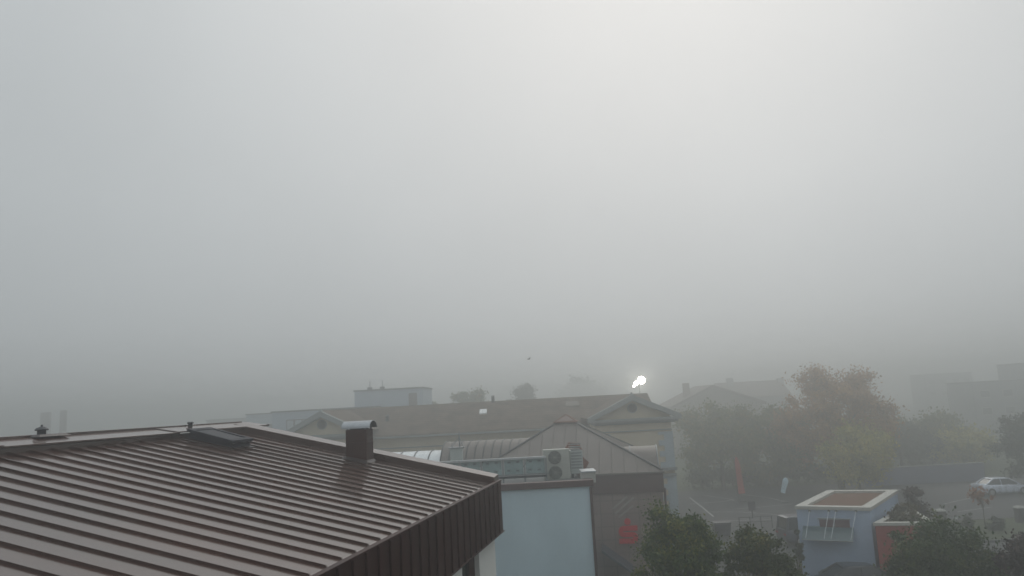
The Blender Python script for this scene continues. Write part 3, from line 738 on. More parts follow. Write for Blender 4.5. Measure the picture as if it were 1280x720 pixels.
# ------------------------------------------------------------------ floodlight glaring behind the pediment
YL = 96.0
fp = at(799, 476.5, YL)
fm = thing('floodlight', 'lit floodlight pair glaring white in the fog above the right pediment', 'floodlight', (fp.x, YL, 0))
q = MB(); q.tube([(0, .3, 0), (0, .3, fp.z + .2)], [.12, .07], 10); q.build('mast', galv_dark, fm)
lens = emit('lamp_light', (1.0, 0.94, 0.82), 55)
for (dx, dz, r_) in ((.30, .12, .46), (-.42, -.22, .26), (-.72, -.60, .12)):
    q = MB(); q.tube([(dx, .12, fp.z + dz), (dx, -.02, fp.z + dz)], [r_ * .7, r_ * 1.1], 18); hdp = q.build('lamp_head', dark_steel, fm, smooth=True)
    q = MB(); q.cyl((dx, -.035, fp.z + dz), r_, .02, (0, 1, 0), 20); q.build('lens', lens, hdp)
q = MB(); q.tube([(-.7, .2, fp.z - .1), (.4, .2, fp.z - .1)], .05, 6); q.build('crossarm', galv_dark, fm)

# ------------------------------------------------------------------ kiosk
YK = 39.0
kz = at(993, 632.5, YK).z
kA, kB_ = at(993, 632.5, YK), at(1088, 634.5, YK)
kz = (kA.z + kB_.z) / 2
kA, kB_ = on_z(993, 632.5, kz), on_z(1088, 634.5, kz)
kC, kD = on_z(1123, 612, kz), on_z(1034, 612.5, kz)
ki = thing('kiosk', 'pale blue flat roofed kiosk with white parapet and red brown planted roof', 'kiosk')
def inset(q4, d):
    c = sum((Vector(p) for p in q4), Vector()) / 4; outp = []
    n = len(q4)
    for i in range(n):
        p, a, b = Vector(q4[i]), Vector(q4[i - 1]), Vector(q4[(i + 1) % n])
        e1 = (p - a).normalized(); e2 = (b - p).normalized()
        n1 = Vector((-e1.y, e1.x, 0)); n2 = Vector((-e2.y, e2.x, 0))
        k = d / (1 + n1.dot(n2)); outp.append(p + (n1 + n2) * k)
    return outp
K4 = [kA, kB_, kC, kD]
def ringwall(mb, o4, i4, z0, z1):
    n = len(o4)
    for i in range(n):
        j = (i + 1) % n
        mb.hexa([(*o4[i].xy, z0), (*o4[j].xy, z0), (*i4[j].xy, z0), (*i4[i].xy, z0)], [(*o4[i].xy, z1), (*o4[j].xy, z1), (*i4[j].xy, z1), (*i4[i].xy, z1)])
kw = inset(K4, .06)
q = MB(); q.hexa([(*p.xy, 0) for p in kw], [(*p.xy, kz - .16) for p in kw]); q.build('wall', mat('blue_grey_render', (0.35, 0.44, 0.57), rough=.85, var=.14, scale=.5), ki)
q = MB(); ringwall(q, K4, inset(K4, .48), kz - .16, kz); q.build('parapet', mat('parapet_white', (0.45, 0.44, 0.40), rough=.7, var=.12, scale=1.5), ki)
si = inset(K4, .50)
q = MB(); q.add([(*p.xy, kz - .12) for p in si], [(0, 1, 2, 3)]); q.build('planted_roof', sedum, ki)
# window and hung glass canopy on the front
fx = (kw[1] - kw[0]); fl_ = fx.length; ex = fx.normalized(); en = Vector((ex.y, -ex.x, 0))
def kf(px, py):      # point on the front wall plane
    d = ray(px, py); t = (Vector(kw[0]) - CAM).dot(en) / d.dot(en); return CAM + d * t
wa, wb = kf(1024, 649), kf(1063, 662)
def slab(mb, a, b, z0, z1, o0, o1):
    mb.hexa([a + en * o0, b + en * o0, b + en * o1, a + en * o1], [0] * 0) if False else None
    pts = []
    for z in (z0, z1):
        for (p, o) in ((a, o1), (b, o1), (b, o0), (a, o0)): pts.append((p.x + en.x * o, p.y + en.y * o, z))
    mb.hexa(pts[:4], pts[4:])
q = MB(); zt2, zb4 = wa.z, kf(1040, 676).z
slab(q, wa, wb, zb4, zt2, .0, .04); wnd = q.build('window', mat('maroon_shop_glass', (0.13, 0.075, 0.085), rough=.2, var=.3, scale=3), ki)
q = MB(); slab(q, wa - ex * .06, wb + ex * .06, zt2, zt2 + .07, 0, .06); slab(q, (wa + wb) / 2 - ex * .025, (wa + wb) / 2 + ex * .025, zb4, zt2 - .002, .04, .055); q.build('frame', galv_dark, wnd)
ca, cbp = kf(1005, 665), kf(1068, 666)
zbk = kf(1036, 659).z; cdp = .75; zfr = zbk - .50
pts = [(ca + en * .02, zbk), (cbp + en * .02, zbk), (cbp + en * cdp, zfr), (ca + en * cdp, zfr)]
q = MB(); q.hexa([(p.x, p.y, z) for p, z in pts], [(p.x, p.y, z + .025) for p, z in pts])
gm = mat('teal_canopy_glass', (0.12, 0.19, 0.21), rough=.15, var=.15, trans=.4)
gc = q.build('glass_canopy', gm, ki)
q = MB(); e1_, e2_ = ca + en * cdp, cbp + en * cdp
q.tube([(e1_.x, e1_.y, zfr - .01), (e2_.x, e2_.y, zfr - .01)], .03, 6); q.build('front_rail', galv_dark, gc)
for px in (1012, 1036, 1045, 1070):
    t = kf(px, 638.5); bpt = ca + (cbp - ca) * ((px - 1007) / 62.0) * .94 + en * (cdp - .06)
    q = MB(); q.tube([t + en * .05, (bpt.x, bpt.y, zfr + .06)], .016, 5); q.build('tension_rod', galv, gc)
    q = MB(); q.cyl(t + en * .03, .06, .06, tuple(en), 10); q.build('rod_bracket', dark_steel, gc)

# red annex with planted roof
az = on_z(1128, 652, 0)
YA = 37.6
aA = at(1092, 653.5, YA); za = at(1128, 652.2, YA).z
A4 = [on_z(1091, 653.5, za), on_z(1169, 653, za), on_z(1147, 639.5, za), on_z(1118, 640, za)]
an_ = thing('red_annex', 'low red walled annex with pale parapet and grassy roof beside the kiosk', 'annex')
aw = inset(A4, .06)
q = MB(); q.hexa([(*p.xy, 0) for p in aw], [(*p.xy, za - .14) for p in aw]); q.build('wall', red_wall, an_)
q = MB(); ringwall(q, A4, inset(A4, .30), za - .14, za); q.build('parapet', MATS['parapet_white'], an_)
si = inset(A4, .31)
q = MB(); q.add([(*p.xy, za - .10) for p in si], [(0, 1, 2, 3)]); q.build('planted_roof', grass_mat, an_)
cc_ = sum((p for p in si), Vector()) / 4; rgp = np.random.default_rng(77); pc = []
for i in range(40):
    f, g2 = rgp.random(), rgp.random(); p_ = (si[0].lerp(si[1], f)).lerp(si[3].lerp(si[2], f), .1 + .9 * g2); pc.append((p_.x, p_.y, za - .05 + .45 * g2, .22, .18, 1))
PLANT_ARGS = (pc, an_)

# ------------------------------------------------------------------ trees and shrubs
def leaf_mesh(name, centres, n, size, seed, material, parent, flat=0.0):
    """centres: array of (x, y, z, rx, rz, weight) clumps; n leaf faces spread through them."""
    rg = np.random.default_rng(seed)
    cs = np.array(centres, float)
    wts = cs[:, 5] / cs[:, 5].sum()
    idx = rg.choice(len(cs), n, p=wts)
    d = rg.normal(size=(n, 3)); d /= np.linalg.norm(d, axis=1)[:, None]
    rr = np.abs(rg.normal(size=n)) * .55 + .12; rr = np.minimum(rr, 1.4)
    P = cs[idx, :3] + d * rr[:, None] * np.stack([cs[idx, 3], cs[idx, 3], cs[idx, 4]], 1)
    a = rg.normal(size=(n, 3)) + d * .3; a /= np.linalg.norm(a, axis=1)[:, None]
    b = np.cross(a, rg.normal(size=(n, 3))); b /= np.linalg.norm(b, axis=1)[:, None]
    s = size * rg.uniform(.45, 1.55, n)[:, None]
    v = np.stack([P - a * s, P + b * s * .55, P + a * s, P - b * s * .55], 1).reshape(-1, 3)
    me = bpy.data.meshes.new(name)
    me.vertices.add(4 * n); me.vertices.foreach_set('co', v.astype(np.float32).ravel())
    me.loops.add(4 * n); me.loops.foreach_set('vertex_index', np.arange(4 * n, dtype=np.int32))
    me.polygons.add(n); me.polygons.foreach_set('loop_start', np.arange(0, 4 * n, 4, dtype=np.int32))
    me.update(calc_edges=True); me.validate()
    o = bpy.data.objects.new(name, me); col.objects.link(o); me.materials.append(material); o.parent = parent
    return o
def clumps(rx, rz, zc, k, seed, cr_=.34, lobes=None, low=-.9):
    rg = np.random.default_rng(seed); out_ = []
    while len(out_) < k:
        d = rg.normal(size=3); d /= np.linalg.norm(d)
        if d[2] < low: continue
        rr = rg.uniform(.35, 1.0) ** .6 * rg.uniform(.82, 1.06)
        c = rx * cr_ * rg.uniform(.55, 1.25)
        out_.append((d[0] * rr * (rx - c * .6), d[1] * rr * (rx - c * .6), zc + d[2] * rr * (rz - c * .5), c, c * .8, c ** 2))
    return out_
def tree(name, label, cat, loc, h, rx, zc, rz, trunk_r, n, leaf, material, seed, k=26, group=None, cr_=.34):
    t = thing(name, label, cat, loc, 0, group)
    rg = random.Random(seed)
    cl = clumps(rx, rz, zc, k, seed, cr_)
    q = MB()
    top = zc + rz * .45
    pts = [(0, 0, -.05), (rg.uniform(-.05, .05), 0, top * .35), (rg.uniform(-.12, .12), rg.uniform(-.1, .1), top * .7), (rg.uniform(-.2, .2), rg.uniform(-.2, .2), top)]
    q.tube(pts, [trunk_r * 1.2, trunk_r * .85, trunk_r * .55, trunk_r * .2], 9)
    q.build('trunk', bark, t, smooth=True)
    q = MB()
    for c in cl[:14]:
        s = rg.uniform(.3, .75) * top
        q.tube([(0, 0, s), (c[0] * .5, c[1] * .5, (s + c[2]) / 2 + .1), (c[0], c[1], c[2])], [trunk_r * .42, trunk_r * .25, trunk_r * .08], 5)
    q.build('limbs', bark, t, smooth=True)
    leaf_mesh('crown', cl, n, leaf, seed + 7, material, t)
    return t
brownish = foliage('roof_plant_leaf', (0.04, 0.045, 0.018), (0.09, 0.075, 0.03), (0.15, 0.10, 0.045))
leaf_mesh('roof_plants', PLANT_ARGS[0], 4000, .06, 78, brownish, PLANT_ARGS[1])
near_green = foliage('near_tree_leaf', (0.022, 0.050, 0.005), (0.056, 0.098, 0.010), (0.22, 0.21, 0.024))
near_green2 = foliage('near_tree_leaf_dull', (0.024, 0.046, 0.005), (0.054, 0.082, 0.010), (0.19, 0.16, 0.022))
autumn = foliage('autumn_leaf', (0.20, 0.105, 0.03), (0.40, 0.20, 0.06), (0.48, 0.28, 0.08))
olive = foliage('olive_leaf', (0.07, 0.10, 0.02), (0.14, 0.155, 0.03), (0.30, 0.20, 0.04))
yellow = foliage('yellow_leaf', (0.20, 0.20, 0.03), (0.42, 0.38, 0.05), (0.55, 0.44, 0.07))
dark_green = foliage('dark_leaf', (0.025, 0.04, 0.018), (0.05, 0.065, 0.028), (0.08, 0.085, 0.03))
purple = foliage('purple_leaf', (0.030, 0.022, 0.022), (0.055, 0.035, 0.03), (0.09, 0.05, 0.03))
orange = foliage('orange_leaf', (0.22, 0.08, 0.03), (0.34, 0.13, 0.05), (0.42, 0.2, 0.08))
shrub_green = foliage('shrub_leaf', (0.022, 0.052, 0.008), (0.046, 0.085, 0.014), (0.13, 0.14, 0.025))

def tree_px(name, label, cat, Y, px, ptop, pw, zlow, trunk_r, n, leaf, material, seed, **kw):
    """px: pixel of the crown's middle, ptop: pixel of its top, pw: crown width in pixels; zlow: height of the crown's underside."""
    p = at(px, ptop, Y); rx = pw / F_PX * Y / 2
    zc = (p.z + zlow) / 2; rz = (p.z - zlow) / 2
    return tree(name, label, cat, (p.x, Y, 0), p.z, rx, zc, rz, trunk_r, n, leaf, material, seed, **kw)

tree_px('street_tree', 'dense round green tree standing before the red S sign', 'tree', 25, 843, 627, 120, 1.6, .10, 60000, .052, near_green, 11, k=150, cr_=.26)
tree_px('street_tree', 'smaller round dull green tree right of the denser one by the car park', 'tree', 26, 941, 651, 108, 1.2, .09, 52000, .050, near_green2, 12, k=140, cr_=.26)
tree_px('autumn_tree', 'tall russet autumn tree rising over the foggy car park', 'tree', 76, 1034, 447, 150, .6, .28, 48000, .12, autumn, 21, k=120, cr_=.25)
tree_px('yellowing_tree', 'low yellow green tree below the tall russet one', 'tree', 71, 1064, 525, 104, .2, .16, 24000, .12, yellow, 22, k=40, cr_=.28)
tree_px('gable_tree', 'broad olive tree before the gabled house beside the cream building corner', 'tree', 79, 894, 495, 116, .3, .2, 30000, .13, olive, 23, k=60, cr_=.26)
tree_px('olive_tree_middle', 'olive green tree between the gabled house and the russet tree', 'tree', 80, 965, 498, 100, .2, .2, 24000, .13, olive, 24, k=46, cr_=.27)
bpy.data.objects['olive_tree_middle'].name = 'leafy_tree'
tree_px('shadowy_tree', 'shadowy green tree cut by the right edge of the photo above the silver car', 'tree', 70, 1278, 506, 92, .6, .2, 26000, .12, dark_green, 25, k=50, cr_=.28)
tree_px('hedge_tree', 'dim bushy tree behind the bluish wall right of the russet tree', 'tree', 92, 1120, 520, 104, .0, .2, 18000, .16, dark_green, 26, k=44, cr_=.28)
tree_px('hedge_tree', 'dim yellowing bush tree behind the right end of the bluish wall', 'tree', 90, 1196, 535, 96, .0, .18, 18000, .16, yellow, 27, k=44, cr_=.28)
tree_px('hedge_tree', 'dim olive bush tree between the two behind the bluish wall', 'tree', 95, 1160, 512, 100, .0, .18, 18000, .16, olive, 28, k=44, cr_=.28)
tree_px('distant_tree', 'foggy round tree beside the pale tower block, left of two above the tiled roof', 'tree', 104, 583, 480, 60, 4, .25, 18000, .15, olive, 29, k=44, cr_=.27)
tree_px('distant_tree', 'foggy round tree over the tiled roof, right of two', 'tree', 118, 650, 474, 50, 4, .25, 15000, .16, dark_green, 30, k=38, cr_=.27)
tree_px('distant_tree', 'small faint tree top peeping beside the pale tower block wall', 'tree', 106, 538, 492, 26, 4, .2, 2500, .3, olive, 31, k=14)
tree_px('distant_tree', 'barely visible pale tree in the fog left of the floodlight', 'tree', 270, 725, 469, 64, 3, .4, 5000, .6, dark_green, 32, k=22)
# shrubs in front of the red annex and along the right edge
def shrub_px(label, Y, px, ptop, pw, n, leaf, material, seed, name='shrub', k=26, **kw):
    p = at(px, ptop, Y); rx = pw / F_PX * Y / 2
    t = thing(name, label, 'shrub', (p.x, Y, 0), 0)
    cl = clumps(rx, p.z * .55, p.z * .45, k, seed, .36)
    rg = random.Random(seed); q = MB()
    for c in cl[:10]: q.tube([(rg.uniform(-.1, .1), rg.uniform(-.1, .1), -.03), (c[0] * .5, c[1] * .5, c[2] * .5), (c[0], c[1], c[2])], [.035, .025, .01], 5)
    q.build('stems', bark, t); leaf_mesh('foliage', cl, n, leaf, seed + 3, material, t)
    return t
shrub_px('broad tall green shrub in front of the right half of the red annex wall', 28.5, 1158, 631, 128, 46000, .055, shrub_green, 41, k=110)
shrub_px('narrow green shrub covering the left half of the red annex wall', 29, 1126, 641, 56, 18000, .055, shrub_green, 48, k=44)
shrub_px('lower green shrub filling the gap right of the annex shrub', 28, 1214, 653, 96, 30000, .055, shrub_green, 42, k=70)
shrub_px('tall reddish leaved shrub at the bottom right corner', 27, 1270, 648, 70, 13000, .065, purple, 43, k=46)
shrub_px('slim dark evergreen shrub against the left side of the kiosk', 38.6, 994, 658, 13, 2500, .08, dark_green, 44, name='evergreen', k=14)
shrub_px('small shrub beside the lantern post in the planting bed', 51, 1212, 640, 20, 1500, .08, dark_green, 45, k=12)
shrub_px('low shrub under the orange sapling in the planting bed', 51.5, 1245, 646, 24, 1500, .08, dark_green, 46, k=12)
shrub_px('low hedge shrub at the left end of the planting bed', 49.5, 1190, 656, 30, 2000, .08, shrub_green, 47, k=14)
tree_px('orange_sapling', 'small thin sapling with orange leaves in front of the silver car', 'tree', 52.5, 1225, 607, 36, 1.5, .035, 500, .10, orange, 51, k=12)
# dark weeping plant above the annex roof
p = at(1140, 609, 43)
wp = thing('weeping_tree', 'dark drooping ornamental tree rising behind the annex roof', 'tree', (p.x, 43, 0))
q = MB(); q.tube([(0, 0, 0), (.05, 0, p.z * .6), (-.05, 0, p.z - .2)], [.16, .12, .07], 8)
q.tube([(-.05, 0, p.z - .2), (.35, 0, p.z - .15), (.5, 0, p.z - .5)], [.06, .05, .03], 6); q.build('trunk', bark, wp)
dc = [(0, 0, p.z - .22, .42, .2, 1), (.3, 0, p.z - .32, .26, .16, .5), (-.25, 0, p.z - .35, .25, .2, .5), (0, .1, p.z - .9, .35, .55, .9), (.4, .2, p.z - 1.2, .55, .45, .8), (.75, .3, p.z - 1.6, .45, .4, .5)]
leaf_mesh('crown', dc, 3200, .07, 5, purple, wp)

# ------------------------------------------------------------------ cars
def make_car(label, loc, rz, paint, van=False, name='parked_car'):
    t = thing(name, label, 'car' if not van else 'van', loc, rz)
    L2 = 2.25
    # (x, half width, z bottom, z shoulder, z deck)
    st = [(-2.25, .62, .42, .72, .86), (-2.15, .78, .28, .80, .98), (-1.6, .88, .20, .85, 1.00), (-.8, .90, .18, .84, .96), (.3, .90, .18, .82, .93), (1.0, .90, .18, .80, .90), (1.7, .86, .20, .72, .78), (2.12, .76, .26, .62, .67), (2.25, .60, .36, .52, .58)]
    if van: st = [(-2.2, .78, .35, .95, 1.0)] + [(x, w, b, s + .12, d + .14) for x, w, b, s, d in st[2:]]
    vs, fs = [], []
    for x, w, b, s_, d in st:
        vs += [(x, -w * .85, b), (x, -w, b + .14), (x, -w, s_ - .12), (x, -w * .95, s_), (x, -w * .72, d), (x, w * .72, d), (x, w * .95, s_), (x, w, s_ - .12), (x, w, b + .14), (x, w * .85, b)]
    n = 10
    for i in range(len(st) - 1):
        for k in range(n): fs.append((i * n + k, i * n + (k + 1) % n, (i + 1) * n + (k + 1) % n, (i + 1) * n + k))
    fs += [tuple(range(n)), tuple(range((len(st) - 1) * n, len(st) * n))]
    q = MB(); q.add(vs, fs); bo = q.build('body', paint, t, smooth=True)
    zr = 1.82 if van else 1.43
    zb = .97 if van else .90
    base_ = [(-1.75 if not van else -2.1, .74), (1.25 if not van else 1.35, .74)]
    top_ = [(-.95 if not van else -1.95, .55 if not van else .68), (.35 if not van else .55, .55 if not van else .66)]
    x0, w0 = base_[0]; x1, w1 = base_[1]; a0, b0 = top_[0]; a1, b1 = top_[1]
    q = MB(); q.hexa([(x0, -w0, zb - .05), (x1, -w1, zb - .05), (x1, w1, zb - .05), (x0, w0, zb - .05)], [(a0, -b0, zr - .04), (a1, -b1, zr - .04), (a1, b1, zr - .04), (a0, b0, zr - .04)])
    q.build('cabin_glass', glass_dark, t, bevel=.05)
    q = MB(); q.hexa([(a0 - .12, -b0 - .02, zr - .06), (a1 + .12, -b1 - .02, zr - .06), (a1 + .12, b1 + .02, zr - .06), (a0 - .12, b0 + .02, zr - .06)], [(a0 + .1, -b0 + .06, zr), (a1 - .1, -b1 + .06, zr), (a1 - .1, b1 - .06, zr), (a0 + .1, b0 - .06, zr)])
    q.build('roof', paint, t, bevel=.02)
    q = MB()
    for sy in (-1, 1):
        q.tube([(x1, sy * w1, zb), (a1, sy * (b1 + .01), zr - .04)], .04, 6); q.tube([(x0, sy * w0, zb), (a0, sy * (b0 + .01), zr - .04)], .05 if not van else .08, 6)
        mxx = (x0 + x1) / 2 - .1; q.tube([(mxx, sy * (w0 + .01), zb), ((a0 + a1) / 2 - .05, sy * (b0 + .012), zr - .05)], .035, 6)
    q.each('pillar', paint, t)
    for sx in (-1.35, 1.38):
        for sy in (-1, 1):
            q = MB(); q.cyl((sx, sy * .78, .33), .33, .24, (0, 1, 0), 24); wh = q.build('wheel', rubber, t, smooth=True)
            q = MB(); q.cyl((sx, sy * .895, .33), .20, .03, (0, 1, 0), 20); q.build('rim', alloy, wh, smooth=True)
    for sy in (-1, 1):
        q = MB(); q.box((2.05, sy * .62 - .12, .55), (2.24, sy * .62 + .12, .64)); q.build('headlight', lamp_clear, t, bevel=.02)
        q = MB(); q.box((-2.255, sy * .60 - .15, .70), (-2.12, sy * .60 + .15, .82)); q.build('tail_light', lamp_red, t, bevel=.02)
    q = MB()
    for sy in (-1, 1): q.box((.85, sy * .90, .88), (1.02, sy * 1.05, 1.0))
    q.each('mirror', paint, t, bevel=.03)
    return t
cp = on_z(1252, 618, 0)
make_car('pale silver saloon car parked side on at the right of the car park', (cp.x, cp.y, 0), R(2), silver_paint)
cp = on_z(1056, 705, 1.43)
make_car('dark car at the bottom edge in front of the kiosk wall', (cp.x + .2, cp.y, 0), R(178), dark_paint)
cp = at(985, 650, 51)
make_car('dark boxy van half hidden behind the left side of the kiosk', (cp.x + 1.6, 51, 0), R(5), navy_paint, van=True, name='parked_van')
cp = at(1282, 656, 44)
make_car('blue car nosing in at the right edge behind the reddish shrub', (cp.x + 1.7, 44, 0), R(175), blue_paint)

# ------------------------------------------------------------------ street furniture
def pillar_(label, px, pbot, ptop, wpx):
    b = on_z(px, pbot, 0); Y = b.y; h = at(px, ptop, Y).z; w = wpx / F_PX * Y / 2
    t = thing('gate_pillar', label, 'pillar', (b.x, Y, 0), 0, 'brick pillars by the planting bed')
    q = MB(); q.box((-w, -w, 0), (w, w, h - .08)); q.build('shaft', mat('dark_brick', (0.075, 0.065, 0.065), rough=.9, var=.3, scale=6), t, bevel=.01)
    q = MB(); q.hexa([(-w - .05, -w - .05, h - .08), (w + .05, -w - .05, h - .08), (w + .05, w + .05, h - .08), (-w - .05, w + .05, h - .08)], [(-w + .05, -w + .05, h + .04), (w - .05, -w + .05, h + .04), (w - .05, w - .05, h + .04), (-w + .05, w - .05, h + .04)]); q.build('cap', stone_pale, t)
pillar_('dark brick pillar with pale cap beside the weeping tree', 1178, 660, 637, 9)
pillar_('dark brick pillar with pale cap at the right edge of the photo', 1277, 655, 633, 9)
b = on_z(1197, 660, 0)
t = thing('lantern_post', 'short dark lantern post with pale head in the planting bed', 'lantern', (b.x, b.y, .1))
h = at(1197, 645, b.y).z - .1
q = MB(); q.tube([(0, 0, 0), (0, 0, h - .2)], .04, 8); q.build('post', dark_steel, t)
q = MB(); q.tube([(0, 0, h - .2), (0, 0, h - .02)], [.09, .12], 10); q.build('lantern', lamp_clear, t, smooth=True)
q = MB(); q.tube([(0, 0, h - .02), (0, 0, h + .05)], [.15, .05], 10); q.build('cap', dark_steel, t)
# low wall between pillar and bed
a = on_z(1182, 660, 0); b = on_z(1212, 660, 0)
q = MB(); q.box((a.x, a.y - .15, 0), (b.x, a.y + .1, .35)); tag(q.build('low_wall', MATS['dark_brick']), 'low dark wall running right from the brick pillar by the weeping tree', 'wall')

# feather flags
def feather(name, label, base_px, top_px, Y, w0, w1, material, cat='flag', zlow=.35):
    a = at(*base_px, Y); b = at(*top_px, Y); a.z = max(a.z, 0.02)
    t = thing(name, label, cat, (a.x, Y, 0))
    v = b - a; n = 10
    side = Vector((v.z, 0, -v.x)).normalized()
    vs, fs = [], []
    for i in range(n + 1):
        f = i / n; c = v * f
        w = (w0 + (w1 - w0) * f) * (1 if f < .8 else max(.25, 1 - ((f - .8) / .2) ** 2 * .75))
        yb = .05 * math.sin(f * 7)
        for s in (-.5, .5):
            for dy in (-.012, .012):
                p = c + side * w * s; vs.append((p.x, yb + dy + .03 * s, p.z + a.z))
    for i in range(n):
        k = i * 4; fs += [(k, k + 2, k + 6, k + 4), (k + 1, k + 5, k + 7, k + 3), (k, k + 4, k + 5, k + 1), (k + 2, k + 3, k + 7, k + 6)]
    fs += [(0, 1, 3, 2), (n * 4, n * 4 + 2, n * 4 + 3, n * 4 + 1)]
    q = MB(); q.add(vs, fs); q.build('banner', material, t, smooth=True)
    q = MB(); q.tube([(-v.x * .05 + side.x * -w0 * .55, 0, 0), tuple(Vector((0, 0, a.z)) + side * (-w0 * .55)), tuple(v + Vector((0, 0, a.z)) - side * w1 * .5)], .025, 6); q.build('pole', dark_steel, t)
    q = MB(); q.box((-.35, -.25, 0.005), (.35, .25, .06)); q.build('foot', dark_steel, t)
feather('feather_flag', 'tall narrow red feather flag standing in the foggy car park', (927.5, 617), (920, 571), 71, .62, .42, red_cloth)
feather('feather_flag', 'small pale blue white feather flag right of the red one', (978.5, 616), (982.5, 597), 69, .42, .55, blue_cloth)
# sign board on a post
b = on_z(941, 648, 0); hb = at(941, 638, b.y).z; ht = at(941, 627, b.y).z
t = thing('notice_board', 'small dark notice board on a post in the car park', 'sign', (b.x, b.y, 0))
q = MB(); q.tube([(0, 0, 0), (0, 0, ht)], .04, 8); q.build('post', dark_steel, t)
q = MB(); q.box((-.28, -.08, hb), (.28, -.04, ht)); q.build('board', mat('dull_board', (0.06, 0.05, 0.065), rough=.6), t, bevel=.01)
# railing
b = on_z(925, 662, 0); b2 = on_z(966, 660, 0)
t = thing('railing', 'thin dark railing before the parking bays above the smaller tree', 'railing', (b.x, b.y, 0))
Lr = b2.x - b.x
for i in range(4):
    q = MB(); q.tube([(Lr * i / 3, 0, 0), (Lr * i / 3, 0, .85)], .03, 6); q.build('post', dark_steel, t)
for z in (.84, .5):
    q = MB(); q.tube([(0, 0, z), (Lr, 0, z)], .022, 6); q.build('rail', dark_steel, t)
# dark wheeled bin between the two round trees
b = on_z(903, 671, 0); zt3 = at(903, 652, b.y).z
t = thing('waste_container', 'dark grey wheeled waste container seen between the two round trees', 'container', (b.x, b.y, 0))
q = MB(); q.hexa([(-.48, -.35, .12), (.48, -.35, .12), (.48, .35, .12), (-.48, .35, .12)], [(-.58, -.42, zt3 - .12), (.58, -.42, zt3 - .12), (.58, .42, zt3 - .12), (-.58, .42, zt3 - .12)]); q.build('bin', mat('bin_plastic', (0.065, 0.062, 0.075), rough=.5), t, bevel=.03)
q = MB(); q.box((-.62, -.46, zt3 - .12), (.62, .46, zt3)); q.build('lid', MATS['bin_plastic'], t, bevel=.04)
for sx in (-.4, .4):
    q = MB(); q.cyl((sx, -.3, .08), .08, .05, (1, 0, 0), 12); q.build('wheel', rubber, t)

# ------------------------------------------------------------------ far buildings
def block(name, label, x0, x1, y0, y1, h, wall_m, cat='building', wins=0, rows=0, coping=True, wz=(.9, 1.3)):
    t = thing(name, label, cat)
    q = MB(); q.box((x0, y0, 0), (x1, y1, h)); q.build('wall', wall_m, t)
    if coping:
        q = MB(); q.box((x0 - .12, y0 - .12, h), (x1 + .12, y1 + .12, h + .18)); q.build('roof_edge', roof_felt, t)
    for r_ in range(rows):
        for c in range(wins):
            x = x0 + (x1 - x0) * (c + .5) / wins; z = h - 2.0 - r_ * 3.0
            if z < 1: continue
            q = MB(); q.box((x - wz[0], y0 - .06, z - wz[1] / 2), (x + wz[0], y0 + .01, z + wz[1] / 2)); f = q.build('window', stone_pale, t)
            q = MB(); q.box((x - wz[0] + .1, y0 - .075, z - wz[1] / 2 + .1), (x + wz[0] - .1, y0 - .055, z + wz[1] / 2 - .1)); q.build('pane', glass_dark, f)
    return t
Y1 = 92.0
a, b = at(443, 490, Y1), at(528, 485, Y1)
tb = block('tower_block', 'pale flat topped block with a dark recess rising behind the tiled roof', a.x, b.x, Y1, Y1 + 10, (a.z + b.z) / 2, far_pale)
h_ = (a.z + b.z) / 2
c0, c1 = at(511, 500, Y1).x, at(521.5, 500, Y1).x
q = MB(); q.box((c0, Y1 - .05, 0), (c1, Y1 + .02, h_ - .5)); q.build('recess', far_brown, tb)
q = MB()
for px in (458, 474): x = at(px, 488, Y1).x; q.box((x - .28, Y1 + 2, h_ + .18), (x + .28, Y1 + 2.6, h_ + .5)); q.tube([(x, Y1 + 2.3, h_ + .5), (x, Y1 + 2.3, h_ + 1.3)], .05, 6)
q.build('roof_plant', dark_steel, tb)
a, b = at(340, 517, 88), at(446, 510, 88)
lb = block('low_block', 'long low pale flat roofed block joining the tower block on its left', a.x, b.x + 2, 88, 91.8, (a.z + b.z) / 2, far_pale)
x0, x1 = at(358, 530, 88).x, at(388, 530, 88).x; zt4 = at(372, 524, 88).z
q = MB(); q.box((x0, 87.93, zt4 - 1.7), (x1, 88.01, zt4)); f = q.build('window', far_brown, lb)
for k in range(3):
    w_ = (x1 - x0) / 3; q = MB(); q.box((x0 + w_ * k + .1, 87.90, zt4 - 1.6), (x0 + w_ * (k + 1) - .1, 87.94, zt4 - .1)); q.build('pane', quoin_mat, f)
a = at(308, 519, 112); b = at(345, 517, 112)
block('foggy_block', 'nearly hidden pale block in fog left of the low flat roofed one', a.x, b.x, 112, 122, a.z, far_pale, wins=2, rows=2)
a = at(258, 526, 150); b = at(312, 523, 150)
block('foggy_block', 'faintest low block in fog just above the brown roof ridge', a.x, b.x, 150, 160, a.z, far_grey, wins=3, rows=1)
